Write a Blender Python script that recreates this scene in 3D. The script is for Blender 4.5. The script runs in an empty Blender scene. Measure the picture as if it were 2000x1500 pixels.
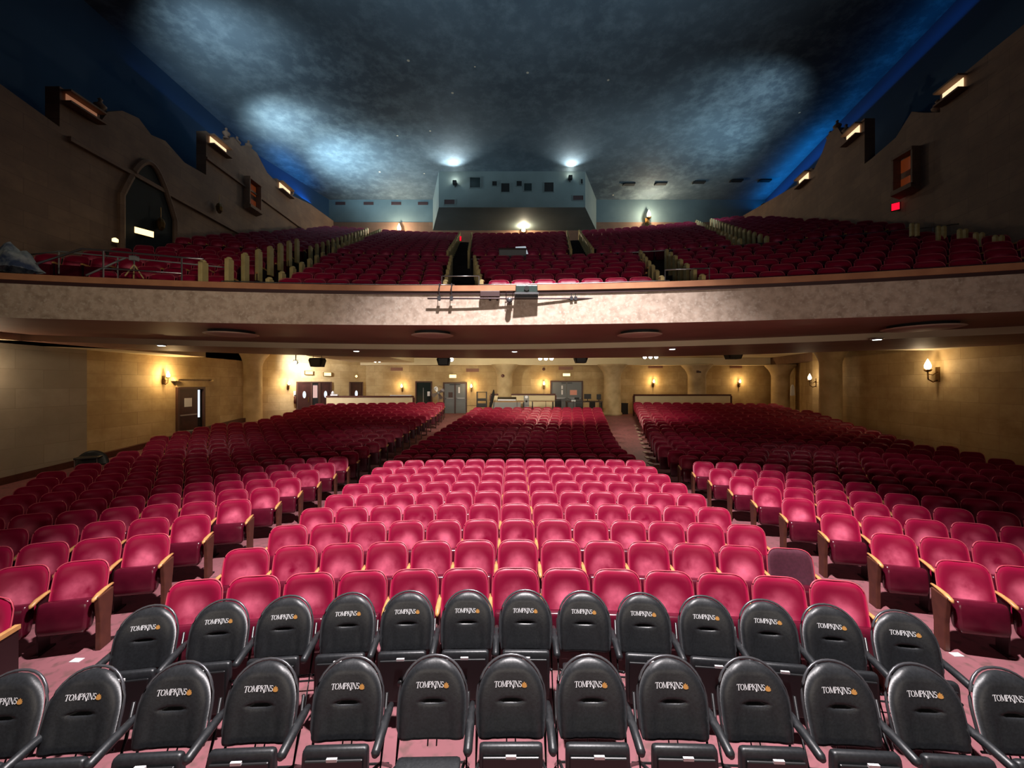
import bpy, bmesh, math, random
import numpy as np
random.seed(7)
S = bpy.context.scene
C = S.collection
CAM = 2.88                     # eye height over the flat front floor (standing on the stage)
F = 750.0

# ---------------- camera, world, exposure, big lights ----------------
cd = bpy.data.cameras.new('camera'); cam = bpy.data.objects.new('camera', cd); C.objects.link(cam)
cam.location = (0, 0, CAM); cam.rotation_euler = (math.pi/2, 0, 0)
cd.sensor_width = 36; cd.lens = 36*F/2000; cd.clip_end = 200; cd.clip_start = 0.05
S.camera = cam
w = bpy.data.worlds.new('world'); S.world = w; w.use_nodes = True
w.node_tree.nodes['Background'].inputs[0].default_value = (0.35, 0.45, 0.75, 1)
w.node_tree.nodes['Background'].inputs[1].default_value = 0.004
S.view_settings.view_transform = 'Standard'; S.view_settings.look = 'None'
S.view_settings.exposure = 0.0; S.view_settings.gamma = 1.0; S.view_settings.use_curve_mapping = False
S.cycles.max_bounces = 5; S.cycles.diffuse_bounces = 3; S.cycles.glossy_bounces = 2
S.cycles.transmission_bounces = 2; S.cycles.sample_clamp_indirect = 3.0
try: S.cycles.use_denoising = True
except Exception: pass

def aim(o, tgt):
    d = [tgt[i]-o.location[i] for i in range(3)]
    import mathutils
    o.rotation_euler = mathutils.Vector(d).to_track_quat('-Z', 'Y').to_euler()
def spot(name, loc, tgt, power, col, deg, blend=1.0, r=0.15, parent=None):
    l = bpy.data.lights.new(name, 'SPOT'); l.energy = power; l.color = col
    l.spot_size = math.radians(deg); l.spot_blend = blend; l.shadow_soft_size = r
    o = bpy.data.objects.new(name, l); C.objects.link(o); o.location = loc; aim(o, tgt)
    if parent:
        o.parent = parent; o.matrix_parent_inverse = parent.matrix_world.inverted()
    return o
def area(name, loc, tgt, power, col, sx, sy, spread=180):
    l = bpy.data.lights.new(name, 'AREA'); l.energy = power; l.color = col; l.shape = 'RECTANGLE'
    l.size = sx; l.size_y = sy; l.spread = math.radians(spread)
    o = bpy.data.objects.new(name, l); C.objects.link(o); o.location = loc; aim(o, tgt); return o
def point(name, loc, power, col, r=0.06):
    l = bpy.data.lights.new(name, 'POINT'); l.energy = power; l.color = col; l.shadow_soft_size = r
    o = bpy.data.objects.new(name, l); C.objects.link(o); o.location = loc; return o

# house flood hung from the ceiling over the front rows, above the frame
spot('stage_flood_key', (0.8, 2.7, 13.0), (0.4, 5.6, 0.6), 17500, (1.0, 0.93, 0.94), 61, 0.6, 0.22)
# unseen fill added behind the camera for the balcony front and soffit
area('front_fill', (0.0, -2.4, 2.1), (0.3, 9.0, 4.4), 85, (1.0, 0.86, 0.72), 12.0, 0.6, 75)
spot('side_fill_left', (3.0, -2.0, 5.2), (-13.9, 12.5, 4.0), 1500, (1.0, .86, .62), 40, 1.0, .4)  # added fill to brighten the left wall and its pale stone
spot('side_fill_right', (-3.0, -2.0, 5.0), (10.5, 6.5, 4.0), 320, (1.0, .90, .80), 34, 1.0, .4)  # added fill to brighten the right end of the balcony front

# ---------------- materials ----------------
def srgb(r, g, b):
    f = lambda c: (c/255/12.92) if c/255 <= .04045 else ((c/255+.055)/1.055)**2.4
    return (f(r), f(g), f(b), 1)
def new_mat(name, col, rough=.6, metal=0, spec=.5):
    m = bpy.data.materials.new(name); m.use_nodes = True
    b = m.node_tree.nodes['Principled BSDF']
    b.inputs['Base Color'].default_value = col; b.inputs['Roughness'].default_value = rough
    b.inputs['Metallic'].default_value = metal; b.inputs['Specular IOR Level'].default_value = spec
    return m
def N(m, t, **k):
    n = m.node_tree.nodes.new(t)
    for a, v in k.items(): setattr(n, a, v)
    return n
def L(m, a, b): m.node_tree.links.new(a, b)
def noisy(name, c1, c2, scale=3, rough=.6, detail=5, metal=0, spec=.4, bump=0, coord='Object', lo=.35, hi=.65, c3=None, scale3=40):
    m = new_mat(name, c1, rough, metal, spec); b = m.node_tree.nodes['Principled BSDF']
    tc = N(m, 'ShaderNodeTexCoord'); n = N(m, 'ShaderNodeTexNoise')
    n.inputs['Scale'].default_value = scale; n.inputs['Detail'].default_value = detail
    L(m, tc.outputs[coord], n.inputs['Vector'])
    cr = N(m, 'ShaderNodeValToRGB'); cr.color_ramp.elements[0].color = c1; cr.color_ramp.elements[1].color = c2
    cr.color_ramp.elements[0].position = lo; cr.color_ramp.elements[1].position = hi
    L(m, n.outputs['Fac'], cr.inputs['Fac']); out = cr.outputs['Color']
    if c3:
        n3 = N(m, 'ShaderNodeTexNoise'); n3.inputs['Scale'].default_value = scale3; n3.inputs['Detail'].default_value = 2
        L(m, tc.outputs[coord], n3.inputs['Vector'])
        mr = N(m, 'ShaderNodeMapRange'); mr.inputs['From Min'].default_value = .52; mr.inputs['From Max'].default_value = .68
        L(m, n3.outputs['Fac'], mr.inputs['Value'])
        mx = N(m, 'ShaderNodeMixRGB'); L(m, mr.outputs[0], mx.inputs[0]); L(m, out, mx.inputs[1]); mx.inputs[2].default_value = c3
        out = mx.outputs[0]
    L(m, out, b.inputs['Base Color'])
    if bump:
        bp = N(m, 'ShaderNodeBump'); bp.inputs['Strength'].default_value = bump; bp.inputs['Distance'].default_value = .02
        L(m, n.outputs['Fac'], bp.inputs['Height']); L(m, bp.outputs[0], b.inputs['Normal'])
    return m
def glow(name, col, st):
    m = new_mat(name, (0, 0, 0, 1)); b = m.node_tree.nodes['Principled BSDF']
    b.inputs['Emission Color'].default_value = col; b.inputs['Emission Strength'].default_value = st
    return m
def stone(name, cA, cB, cm, mott, bw=1.15, bh=.46):
    """coursed block wall, UV in metres"""
    m = new_mat(name, cA, .75, 0, .25); b = m.node_tree.nodes['Principled BSDF']
    uv = N(m, 'ShaderNodeUVMap'); br = N(m, 'ShaderNodeTexBrick')
    br.inputs['Scale'].default_value = 1.0; br.inputs['Brick Width'].default_value = bw; br.inputs['Row Height'].default_value = bh
    br.inputs['Mortar Size'].default_value = .006; br.inputs['Mortar Smooth'].default_value = .6
    br.inputs['Color1'].default_value = cA; br.inputs['Color2'].default_value = cB; br.inputs['Mortar'].default_value = cm
    L(m, uv.outputs[0], br.inputs['Vector'])
    n = N(m, 'ShaderNodeTexNoise'); n.inputs['Scale'].default_value = .9; n.inputs['Detail'].default_value = 8; n.inputs['Roughness'].default_value = .65
    L(m, uv.outputs[0], n.inputs['Vector'])
    mr = N(m, 'ShaderNodeMapRange'); mr.inputs['From Min'].default_value = .35; mr.inputs['From Max'].default_value = .7
    L(m, n.outputs['Fac'], mr.inputs['Value'])
    mx = N(m, 'ShaderNodeMixRGB'); L(m, mr.outputs[0], mx.inputs[0]); L(m, br.outputs['Color'], mx.inputs[1]); mx.inputs[2].default_value = mott
    L(m, mx.outputs[0], b.inputs['Base Color'])
    bp = N(m, 'ShaderNodeBump'); bp.inputs['Strength'].default_value = .35; bp.inputs['Distance'].default_value = .01
    L(m, n.outputs['Fac'], bp.inputs['Height']); L(m, bp.outputs[0], b.inputs['Normal'])
    return m

def velvet(name, deep, worn_sheen, amount):
    """red plush: uneven pale patch on each pad, rubbed nap plus painted sheen (pad UV 0..1)"""
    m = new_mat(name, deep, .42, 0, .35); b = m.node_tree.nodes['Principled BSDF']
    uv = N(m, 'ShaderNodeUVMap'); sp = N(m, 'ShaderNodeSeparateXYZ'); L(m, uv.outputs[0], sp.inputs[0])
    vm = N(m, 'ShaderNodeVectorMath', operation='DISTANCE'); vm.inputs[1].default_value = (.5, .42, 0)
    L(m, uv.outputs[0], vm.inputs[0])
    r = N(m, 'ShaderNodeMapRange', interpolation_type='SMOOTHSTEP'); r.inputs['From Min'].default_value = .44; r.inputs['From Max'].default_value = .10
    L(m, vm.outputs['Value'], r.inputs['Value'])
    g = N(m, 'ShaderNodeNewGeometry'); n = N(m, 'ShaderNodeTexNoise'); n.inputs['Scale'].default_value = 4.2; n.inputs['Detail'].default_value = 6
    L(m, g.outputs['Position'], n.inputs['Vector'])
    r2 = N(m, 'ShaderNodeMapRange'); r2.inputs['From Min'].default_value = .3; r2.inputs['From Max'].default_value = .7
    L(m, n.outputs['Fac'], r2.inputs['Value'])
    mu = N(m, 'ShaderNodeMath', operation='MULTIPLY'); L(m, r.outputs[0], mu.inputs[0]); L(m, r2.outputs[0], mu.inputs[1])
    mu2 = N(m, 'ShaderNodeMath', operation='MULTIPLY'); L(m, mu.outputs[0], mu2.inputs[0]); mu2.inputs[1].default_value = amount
    mx = N(m, 'ShaderNodeMixRGB'); L(m, mu2.outputs[0], mx.inputs[0]); mx.inputs[1].default_value = deep; mx.inputs[2].default_value = worn_sheen  # wear and painted-in sheen both mixed into the plush colour
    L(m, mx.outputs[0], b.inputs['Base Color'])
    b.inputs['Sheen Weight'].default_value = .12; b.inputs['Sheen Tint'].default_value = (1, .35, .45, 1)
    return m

M = {}
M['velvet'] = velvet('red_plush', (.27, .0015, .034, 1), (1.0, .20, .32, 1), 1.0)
M['maroon'] = noisy('maroon_cloth', (.060, .010, .022, 1), (.08, .014, .030, 1), 30, .8)
M['shell'] = noisy('burgundy_enamel', (.075, .004, .014, 1), (.095, .006, .018, 1), 8, .22, spec=.6)
M['piping'] = new_mat('pink_edge', (.55, .07, .11, 1), .4)
M['armwood'] = noisy('golden_arm_wood', (.62, .33, .12, 1), (.50, .24, .08, 1), 12, .4)
M['endwood'] = noisy('brown_end_panel', (.10, .030, .018, 1), (.075, .022, .014, 1), 10, .45)
M['darkmetal'] = new_mat('dark_iron', (.03, .012, .014, 1), .45, .4)
M['vinyl'] = noisy('black_vinyl', (.012, .013, .0145, 1), (.017, .0185, .021, 1), 60, .42, spec=.5, bump=.05)
M['blackplastic'] = new_mat('black_plastic', (.008, .008, .009, 1), .4)
M['blacktube'] = new_mat('black_enamel_tube', (.02, .02, .021, 1), .3, .3)
M['greytrim'] = new_mat('grey_edge_trim', (.10, .10, .11, 1), .3, .6)
M['white'] = new_mat('white_print', (.85, .86, .88, 1), .5)
M['gold'] = new_mat('gold_print', (.50, .24, .06, 1), .5)
M['tag'] = new_mat('pale_tag', (.75, .75, .75, 1), .4)
M['carpet'] = noisy('mauve_floor', (.27, .10, .115, 1), (.20, .075, .085, 1), 1.3, .6, 6, spec=.3, c3=(.15, .07, .07, 1), scale3=9)
M['stone'] = stone('golden_stone', (.66, .52, .29, 1), (.52, .39, .20, 1), (.26, .18, .09, 1), (.38, .26, .12, 1))
M['palestone'] = stone('pale_stone', (.42, .37, .29, 1), (.35, .30, .23, 1), (.18, .15, .11, 1), (.30, .26, .20, 1), 1.3, .55)
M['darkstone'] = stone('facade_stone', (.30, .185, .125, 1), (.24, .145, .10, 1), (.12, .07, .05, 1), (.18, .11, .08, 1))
M['column'] = noisy('column_plaster', (.60, .47, .27, 1), (.42, .31, .16, 1), 1.6, .7, 6, bump=.2)
M['fascia'] = noisy('fascia_plaster', (.58, .46, .37, 1), (.34, .255, .195, 1), 7, .75, 10, bump=.3, c3=(.54, .45, .37, 1), scale3=16, lo=.3, hi=.7)
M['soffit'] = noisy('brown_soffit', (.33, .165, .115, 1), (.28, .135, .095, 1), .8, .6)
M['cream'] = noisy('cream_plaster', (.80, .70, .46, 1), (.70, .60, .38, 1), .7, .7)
M['bandcream'] = noisy('tan_band', (.66, .55, .36, 1), (.58, .48, .30, 1), .7, .6)
M['railwood'] = noisy('rail_wood', (.48, .23, .12, 1), (.38, .17, .09, 1), 3, .45)
M['discpaint'] = noisy('disc_paint', (.50, .34, .26, 1), (.44, .29, .22, 1), 2, .6)
M['darktrim'] = new_mat('dark_trim', (.05, .022, .022, 1), .5)
M['steel'] = new_mat('brushed_steel', (.42, .42, .44, 1), .3, .9)
M['balfloor'] = noisy('balcony_concrete', (.035, .03, .03, 1), (.02, .018, .018, 1), 2, .8)
M['post'] = noisy('cream_end_post', (.52, .42, .19, 1), (.42, .33, .14, 1), 6, .55)
M['greendoor'] = new_mat('grey_door_paint', (.135, .155, .175, 1), .45)
M['doorframe'] = new_mat('brown_door_frame', (.07, .03, .022, 1), .5)
M['wooddoor'] = noisy('dark_wood_door', (.055, .018, .016, 1), (.035, .012, .011, 1), 5, .3)
M['paper'] = new_mat('paper', (.75, .78, .85, 1), .7)
M['pinkpaper'] = new_mat('pink_paper', (.75, .35, .28, 1), .7)
M['blue'] = noisy('painted_night_blue', (.010, .045, .11, 1), (.014, .055, .13, 1), .3, .8)
M['boothwall'] = noisy('booth_grey_green', (.165, .205, .20, 1), (.135, .17, .165, 1), .6, .8)
M['backup'] = noisy('upper_back_paint', (.11, .16, .175, 1), (.08, .12, .135, 1), .5, .8)
M['lowback'] = stone('upper_back_stone', (.20, .11, .07, 1), (.16, .09, .055, 1), (.09, .05, .03, 1), (.12, .07, .05, 1))
M['black'] = new_mat('black_matte', (.004, .004, .004, 1), .8)
M['glassdark'] = new_mat('dark_port_glass', (.02, .03, .03, 1), .1)
M['brass'] = new_mat('old_brass', (.20, .11, .035, 1), .35, .8)
M['deskwood'] = noisy('desk_wood', (.42, .25, .12, 1), (.34, .19, .09, 1), 4, .5)
M['grey'] = new_mat('grey_paint', (.22, .23, .24, 1), .5)
M['g_warm'] = glow('warm_bulb', (1, .72, .38, 1), 14)
M['g_exit'] = glow('exit_panel', (1, .72, .30, 1), 2.6)
M['g_white'] = glow('white_lamp', (1, .93, .80, 1), 22)
M['g_cool'] = glow('cool_lamp', (.85, 1, .93, 1), 9)
M['g_slot'] = glow('cove_light', (1, .72, .42, 1), 1.25)
M['g_slotdim'] = glow('cove_light_dim', (1, .42, .22, 1), .22)
M['g_amber'] = glow('amber_niche', (1, .18, .04, 1), .07)
M['g_red'] = glow('red_exit', (1, .005, .03, 1), 1.3)
M['g_day'] = glow('daylight_gap', (.80, .86, 1, 1), 1.1)
M['g_screen'] = glow('screen', (.75, .85, .95, 1), .5)

# ceiling: dark painted sky
def ceil_mat():
    m = noisy('painted_sky_ceiling', (.055, .075, .095, 1), (.16, .21, .24, 1), .10, .8, 9, coord='Object', lo=.35, hi=.7)
    b = m.node_tree.nodes['Principled BSDF']
    src = b.inputs['Base Color'].links[0].from_socket
    tc = N(m, 'ShaderNodeTexCoord'); v = N(m, 'ShaderNodeTexVoronoi'); v.inputs['Scale'].default_value = .55
    L(m, tc.outputs['Object'], v.inputs['Vector'])
    lt = N(m, 'ShaderNodeMath', operation='LESS_THAN'); lt.inputs[1].default_value = .035; L(m, v.outputs['Distance'], lt.inputs[0])
    n = N(m, 'ShaderNodeTexNoise'); n.inputs['Scale'].default_value = 1.6; n.inputs['Detail'].default_value = 9; n.inputs['Roughness'].default_value = .7
    L(m, tc.outputs['Object'], n.inputs['Vector'])
    r = N(m, 'ShaderNodeMapRange'); r.inputs['From Min'].default_value = .45; r.inputs['From Max'].default_value = .75; r.inputs['To Max'].default_value = .6
    L(m, n.outputs['Fac'], r.inputs['Value'])
    mx = N(m, 'ShaderNodeMixRGB'); L(m, r.outputs[0], mx.inputs[0]); L(m, src, mx.inputs[1]); mx.inputs[2].default_value = (.25, .31, .33, 1)
    mx2 = N(m, 'ShaderNodeMixRGB'); L(m, lt.outputs[0], mx2.inputs[0]); L(m, mx.outputs[0], mx2.inputs[1]); mx2.inputs[2].default_value = (.8, .7, .5, 1)
    L(m, mx2.outputs[0], b.inputs['Base Color'])
    return m
M['ceil'] = ceil_mat()

# ---------------- mesh helper ----------------
class MB:
    def __init__(s): s.v = []; s.f = []; s.uv = []
    def add(s, vs, fs, uvs=None):
        o = len(s.v); s.v += [tuple(p) for p in vs]; s.f += [tuple(i+o for i in f) for f in fs]
        s.uv += list(uvs) if uvs else [(p[0]+p[1], p[2]) for p in vs]
        return s
    def box(s, x0, x1, y0, y1, z0, z1):
        if x0 > x1: x0, x1 = x1, x0
        if y0 > y1: y0, y1 = y1, y0
        if z0 > z1: z0, z1 = z1, z0
        vs = [(x, y, z) for z in (z0, z1) for y in (y0, y1) for x in (x0, x1)]
        return s.add(vs, [(0, 2, 3, 1), (4, 5, 7, 6), (0, 1, 5, 4), (2, 6, 7, 3), (0, 4, 6, 2), (1, 3, 7, 5)])
    def tube(s, pts, r, n=8, closed=False, cap=True):
        pts = [np.array(p, float) for p in pts]; m = len(pts); rings = []
        rr = r if isinstance(r, (list, tuple)) else [r]*m
        for i, p in enumerate(pts):
            a = pts[(i-1) % m] if (closed or i > 0) else p; b = pts[(i+1) % m] if (closed or i < m-1) else p
            t = b-a; t = t/(np.linalg.norm(t)+1e-9)
            ref = np.array((0, 0, 1.)) if abs(t[2]) < .9 else np.array((0, 1., 0))
            u = np.cross(t, ref); u /= np.linalg.norm(u); w_ = np.cross(u, t)
            rings.append([p+rr[i]*(math.cos(2*math.pi*k/n)*u+math.sin(2*math.pi*k/n)*w_) for k in range(n)])
        vs = [tuple(q) for R_ in rings for q in R_]; fs = []
        for i in range(m if closed else m-1):
            j = (i+1) % m
            for k in range(n):
                l = (k+1) % n; fs.append((i*n+k, i*n+l, j*n+l, j*n+k))
        if cap and not closed:
            fs.append(tuple(range(n))[::-1]); fs.append(tuple((m-1)*n+k for k in range(n)))
        return s.add(vs, fs)
    def lathe(s, prof, c=(0, 0, 0), n=16, axis='z'):
        vs = []; fs = []
        for (r, h) in prof:
            for k in range(n):
                a = 2*math.pi*k/n; x, y = r*math.cos(a), r*math.sin(a)
                p = (x, y, h) if axis == 'z' else ((x, h, y) if axis == 'y' else (h, x, y))
                vs.append((p[0]+c[0], p[1]+c[1], p[2]+c[2]))
        for i in range(len(prof)-1):
            for k in range(n):
                l = (k+1) % n; fs.append((i*n+k, i*n+l, (i+1)*n+l, (i+1)*n+k))
        fs.append(tuple(range(n))[::-1]); fs.append(tuple((len(prof)-1)*n+k for k in range(n)))
        return s.add(vs, fs)
    def prism(s, poly, a, b):
        """poly: list of 3d points; extruded by vector (b-a)"""
        d = (b[0]-a[0], b[1]-a[1], b[2]-a[2]); n = len(poly)
        vs = list(poly)+[(p[0]+d[0], p[1]+d[1], p[2]+d[2]) for p in poly]
        fs = [tuple(range(n))[::-1], tuple(range(n, 2*n))]+[(i, (i+1) % n, (i+1) % n+n, i+n) for i in range(n)]
        return s.add(vs, fs)
    def quad(s, a, b, c, d, uvs=None): return s.add([a, b, c, d], [(0, 1, 2, 3)], uvs)
    def build(s, name, mat, parent=None, smooth=False, loc=None, bevel=0, kind=None, label=None, cat=None, group=None):
        me = bpy.data.meshes.new(name); me.from_pydata(s.v, [], s.f)
        ul = me.uv_layers.new(name='UVMap'); idx = np.zeros(len(me.loops), dtype=np.int32); me.loops.foreach_get('vertex_index', idx)
        ul.data.foreach_set('uv', np.array(s.uv, dtype=np.float32)[idx].ravel())
        me.materials.append(mat)
        bm = bmesh.new(); bm.from_mesh(me); bmesh.ops.recalc_face_normals(bm, faces=bm.faces); bm.to_mesh(me); bm.free()
        if smooth: me.polygons.foreach_set('use_smooth', [True]*len(me.polygons))
        o = bpy.data.objects.new(name, me); C.objects.link(o)
        if loc is not None: o.location = loc
        if parent is not None: o.parent = parent
        if bevel:
            b = o.modifiers.new('edge', 'BEVEL'); b.width = bevel; b.segments = 2; b.limit_method = 'ANGLE'
        return tag(o, label, cat, group, kind)
def tag(o, label=None, cat=None, group=None, kind=None):
    if label: o['label'] = label
    if cat: o['category'] = cat
    if group: o['group'] = group
    if kind: o['kind'] = kind
    return o
def empty(name, loc, label, cat, group=None, rz=0):
    o = bpy.data.objects.new(name, None); C.objects.link(o); o.location = loc; o.rotation_euler = (0, 0, rz)
    o.empty_display_size = .1
    return tag(o, label, cat, group)
def copy_tree(o, parent=None):
    c = o.copy(); C.objects.link(c); c.parent = parent
    for ch in list(KIDS.get(o.name, [])):
        d = copy_tree(ch, c); KIDS.setdefault(c.name, []).append(d)
    return c
KIDS = {}
def note(root):
    for ch in root.children: KIDS.setdefault(root.name, []).append(ch); note(ch)
def WX(px, y): return (px-1000)/F*y
def WZ(py, y): return CAM-(py-750)/F*y
def P(px, py, y): return (WX(px, y), y, WZ(py, y))
ORD = ['first', 'second', 'third', 'fourth', 'fifth', 'sixth', 'seventh', 'eighth', 'ninth', 'tenth', 'eleventh', 'twelfth', 'thirteenth',
       'fourteenth', 'fifteenth', 'sixteenth', 'seventeenth', 'eighteenth', 'nineteenth', 'twentieth', 'twenty-first', 'twenty-second', 'twenty-third', 'twenty-fourth', 'twenty-fifth', 'twenty-sixth']

# ---------------- house geometry functions ----------------
FS = ([-5, 9.5, 10.9, 12.4, 13.9, 15.4, 16.9, 18.4, 19.9, 21.4, 22.3, 22.9, 60], [0, 0, .02, .06, .14, .26, .38, .51, .67, .81, .89, .93, .93])
def floor_h(s): return float(np.interp(s, *FS))
def rowR(s): return 20+max(0, s-4.18)
def rowX(s): return .09*(s-4.18)
def s_of(x, y):
    s = y
    for _ in range(6): s = y+(x-rowX(s))**2/(2*rowR(s))
    return s
def arc_y(s, x): return s-(x-rowX(s))**2/(2*rowR(s))
def solve_px(s, px):
    y = s
    for _ in range(40):
        x = (px-1000)/F*y; y = .5*y+.5*arc_y(s, x)
    return (px-1000)/F*y, y
XL = -13.9
def XR(y): return 14.0+.165*(y-10)
def bal_y(s, x): return s-(x+1.58)**2/(2*(35+(s-8.3)*.6))
def bal_seat_h(s): return 2.45+.455*(s-9.1)+CAM-.885       # floor height of a balcony row

# ---------------- setting ----------------
# raked floor
xs = np.linspace(-22, 24, 70); ys = np.linspace(-3, 28, 90); b = MB()
vs = [(x, y, floor_h(s_of(x, y))) for y in ys for x in xs]; n = len(xs)
b.add(vs, [(j*n+i, j*n+i+1, (j+1)*n+i+1, (j+1)*n+i) for j in range(len(ys)-1) for i in range(n-1)])
b.build('floor', M['carpet'], smooth=True, kind='structure')

def wall_quad(b, p0, p1, z0a, z0b, z1, u0=0):
    l = math.hypot(p1[0]-p0[0], p1[1]-p0[1])
    b.add([(p0[0], p0[1], z0a), (p1[0], p1[1], z0b), (p1[0], p1[1], z1), (p0[0], p0[1], z1)], [(0, 1, 2, 3)],
          [(u0, z0a), (u0+l, z0b), (u0+l, z1), (u0, z1)])
    return u0+l
HREAR = CAM+1.66; HS = CAM+1.273; HB = CAM+1.11
def thick_wall(name, pts, z0, z1, mat, t=.25, side=1):
    """polyline wall with thickness away from the room"""
    b = MB(); u = 0
    for p, q in zip(pts[:-1], pts[1:]):
        u2 = wall_quad(b, p, q, z0, z0, z1, u)
        d = np.array([q[0]-p[0], q[1]-p[1]]); d = d/np.linalg.norm(d); nx, ny = -d[1]*side*t, d[0]*side*t
        pp, qq = (p[0]+nx, p[1]+ny), (q[0]+nx, q[1]+ny)
        wall_quad(b, qq, pp, z0, z0, z1, u)
        b.quad((p[0], p[1], z1), (q[0], q[1], z1), (qq[0], qq[1], z1), (pp[0], pp[1], z1))
        u = u2
    return b.build(name, mat, kind='structure')
YB = 25.5
LC = (-9.7, YB)                    # corner of the angled wall and the back wall
thick_wall('wall_left', [(XL, -3), (XL, 20.8)], -.2, CAM+1.7, M['stone'], side=1)
thick_wall('wall_left_angled', [(XL, 20.8), LC], -.2, CAM+1.7, M['stone'], side=1)
thick_wall('wall_back', [LC, (18.8, YB)], -.2, CAM+1.7, M['stone'], side=1)
thick_wall('wall_right', [(XR(-3), -3), (XR(20), 20), (18.6, YB)], -.2, CAM+1.7, M['stone'], side=-1)
# pale stone pier face on the near part of the left wall
b = MB(); u = wall_quad(b, (XL+.12, -3), (XL+.12, 12.45), 0, 0, HB+.02); wall_quad(b, (XL+.12, 12.45), (XL, 12.45), 0, 0, HB+.02, u)
b.quad((XL, -3, HB+.02), (XL+.12, -3, HB+.02), (XL+.12, 12.45, HB+.02), (XL, 12.45, HB+.02))
b.build('wall_left_pale', M['palestone'], kind='structure')
b = MB(); b.box(XL, XL+.2, 9.3, 12.62, HB+.02, HB+.10); b.build('trim_1', M['palestone'], kind='structure')
b = MB(); ys_ = np.linspace(2, 20.8, 30)
for i in range(len(ys_)-1):
    h0 = floor_h(s_of(XL, ys_[i])); h1 = floor_h(s_of(XL, ys_[i+1])); x1 = XL+.15
    b.add([(XL, ys_[i], h0), (XL, ys_[i+1], h1), (XL, ys_[i+1], h1+.2), (XL, ys_[i], h0+.2), (x1, ys_[i], h0), (x1, ys_[i+1], h1), (x1, ys_[i+1], h1+.2), (x1, ys_[i], h0+.2)],
          [(4, 5, 6, 7), (3, 7, 6, 2)])
b.build('baseboard_left', M['endwood'], kind='structure')

# balcony slab: fascia, rail, soffit, beams
xb = np.linspace(XL, 15.5, 60)
def arc_strip(b, yf0, z0, yf1, z1, xs=xb, uvz=True):
    vs = []; uvs = []
    for x in xs:
        vs += [(x, yf0(x), z0), (x, yf1(x), z1)]; uvs += [(x, z0+yf0(x)), (x, z1+yf1(x))]
    b.add(vs, [(2*i, 2*i+2, 2*i+3, 2*i+1) for i in range(len(xs)-1)], uvs); return b
yF = lambda x: bal_y(8.3, x)
yF2 = lambda x: bal_y(8.3, x)+.30
ZF1 = CAM+1.93
b = arc_strip(MB(), yF, HS, yF, ZF1); arc_strip(b, yF, ZF1, yF2, ZF1); arc_strip(b, yF2, ZF1, yF2, HS); b.build('wall_balcony_front', M['fascia'], kind='structure')
def arc_box(b, f0, f1, z0, z1):
    arc_strip(b, f0, z0, f0, z1); arc_strip(b, f0, z1, f1, z1); arc_strip(b, f1, z1, f1, z0); arc_strip(b, f1, z0, f0, z0); return b
arc_box(MB(), lambda x: yF(x)-.03, lambda x: yF2(x)+.02, ZF1, ZF1+.065).build('trim_2', M['darktrim'], kind='structure')
arc_box(MB(), lambda x: yF(x)-.06, lambda x: yF2(x)+.05, ZF1+.065, ZF1+.185).build('trim_3', M['railwood'], kind='structure')
yB1 = lambda x: 12.4-(x+2)**2/44
yB2 = lambda x: 16.6-x**2/36 if abs(x) < 14.2 else 16.6-14.2**2/36
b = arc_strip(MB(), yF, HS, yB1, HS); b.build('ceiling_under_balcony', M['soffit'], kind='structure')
b = arc_strip(MB(), yB1, HS, yB1, HB); b.build('trim_4', M['bandcream'], kind='structure')
xs2 = np.linspace(XL, 15.5, 60)
b = arc_strip(MB(), yB1, HB, lambda x: max(yB2(x), yB1(x)+.3), HB); arc_strip(b, lambda x: max(yB2(x), yB1(x)+.3), HB, lambda x: max(yB2(x), yB1(x)+.3), HREAR)
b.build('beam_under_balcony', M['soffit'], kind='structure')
b = arc_strip(MB(), lambda x: max(yB2(x), yB1(x)+.3)-.1, HREAR, lambda x: 25.7, HREAR, np.linspace(-14.2, 19, 40)); b.build('ceiling_rear', M['cream'], kind='structure')
b = MB(); b.box(-9.6, 18.5, 24.3, 25.0, CAM+1.20, HREAR); b.build('beam_rear', M['cream'], kind='structure')
# side soffits hugging the walls
b = MB(); b.box(XL, XL+1.3, 4, 15.8, HB, HREAR+.02); b.build('ceiling_side_left', M['cream'], kind='structure')
b = MB(); b.box(XR(5)-1.2, 16, 4, 13.2, HB+.05, HREAR+.02); b.build('ceiling_side_right', M['cream'], kind='structure')
# air-conditioning chase / steps of the rear ceiling on the left
b = MB(); b.box(-9.9, -6.2, 18.5, 24.3, CAM+1.36, HREAR); b.build('ceiling_drop', M['cream'], kind='structure')

# columns
def column(name, x, y, r, z0, z1):
    b = MB(); b.lathe([(r*1.12, z0), (r*1.12, z0+.12), (r, z0+.2), (r*.97, z1-.75), (r*1.02, z1-.62), (r*1.05, z1-.58), (r*1.1, z1-.5), (r*1.3, z1-.3), (r*1.62, z1-.12), (r*1.7, z1-.05), (r*1.7, z1)], (x, y, 0), 28)
    return b.build(name, M['column'], smooth=True, kind='structure')
for i, (px, y, r) in enumerate([(986, 24.2, .50), (1196, 24.2, .54), (1361, 24.2, .54), (1524, 24.2, .50)]):
    column('column', WX(px, y), y, r, .93, CAM+1.22)
column('column', XL+.15, 20.3, .48, .3, HREAR)
column('column', WX(1622, 17.6), 17.6, .43, .3, HREAR)
column('column', WX(1548, 25.2), 25.2, .3, .93, CAM+1.22)

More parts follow.
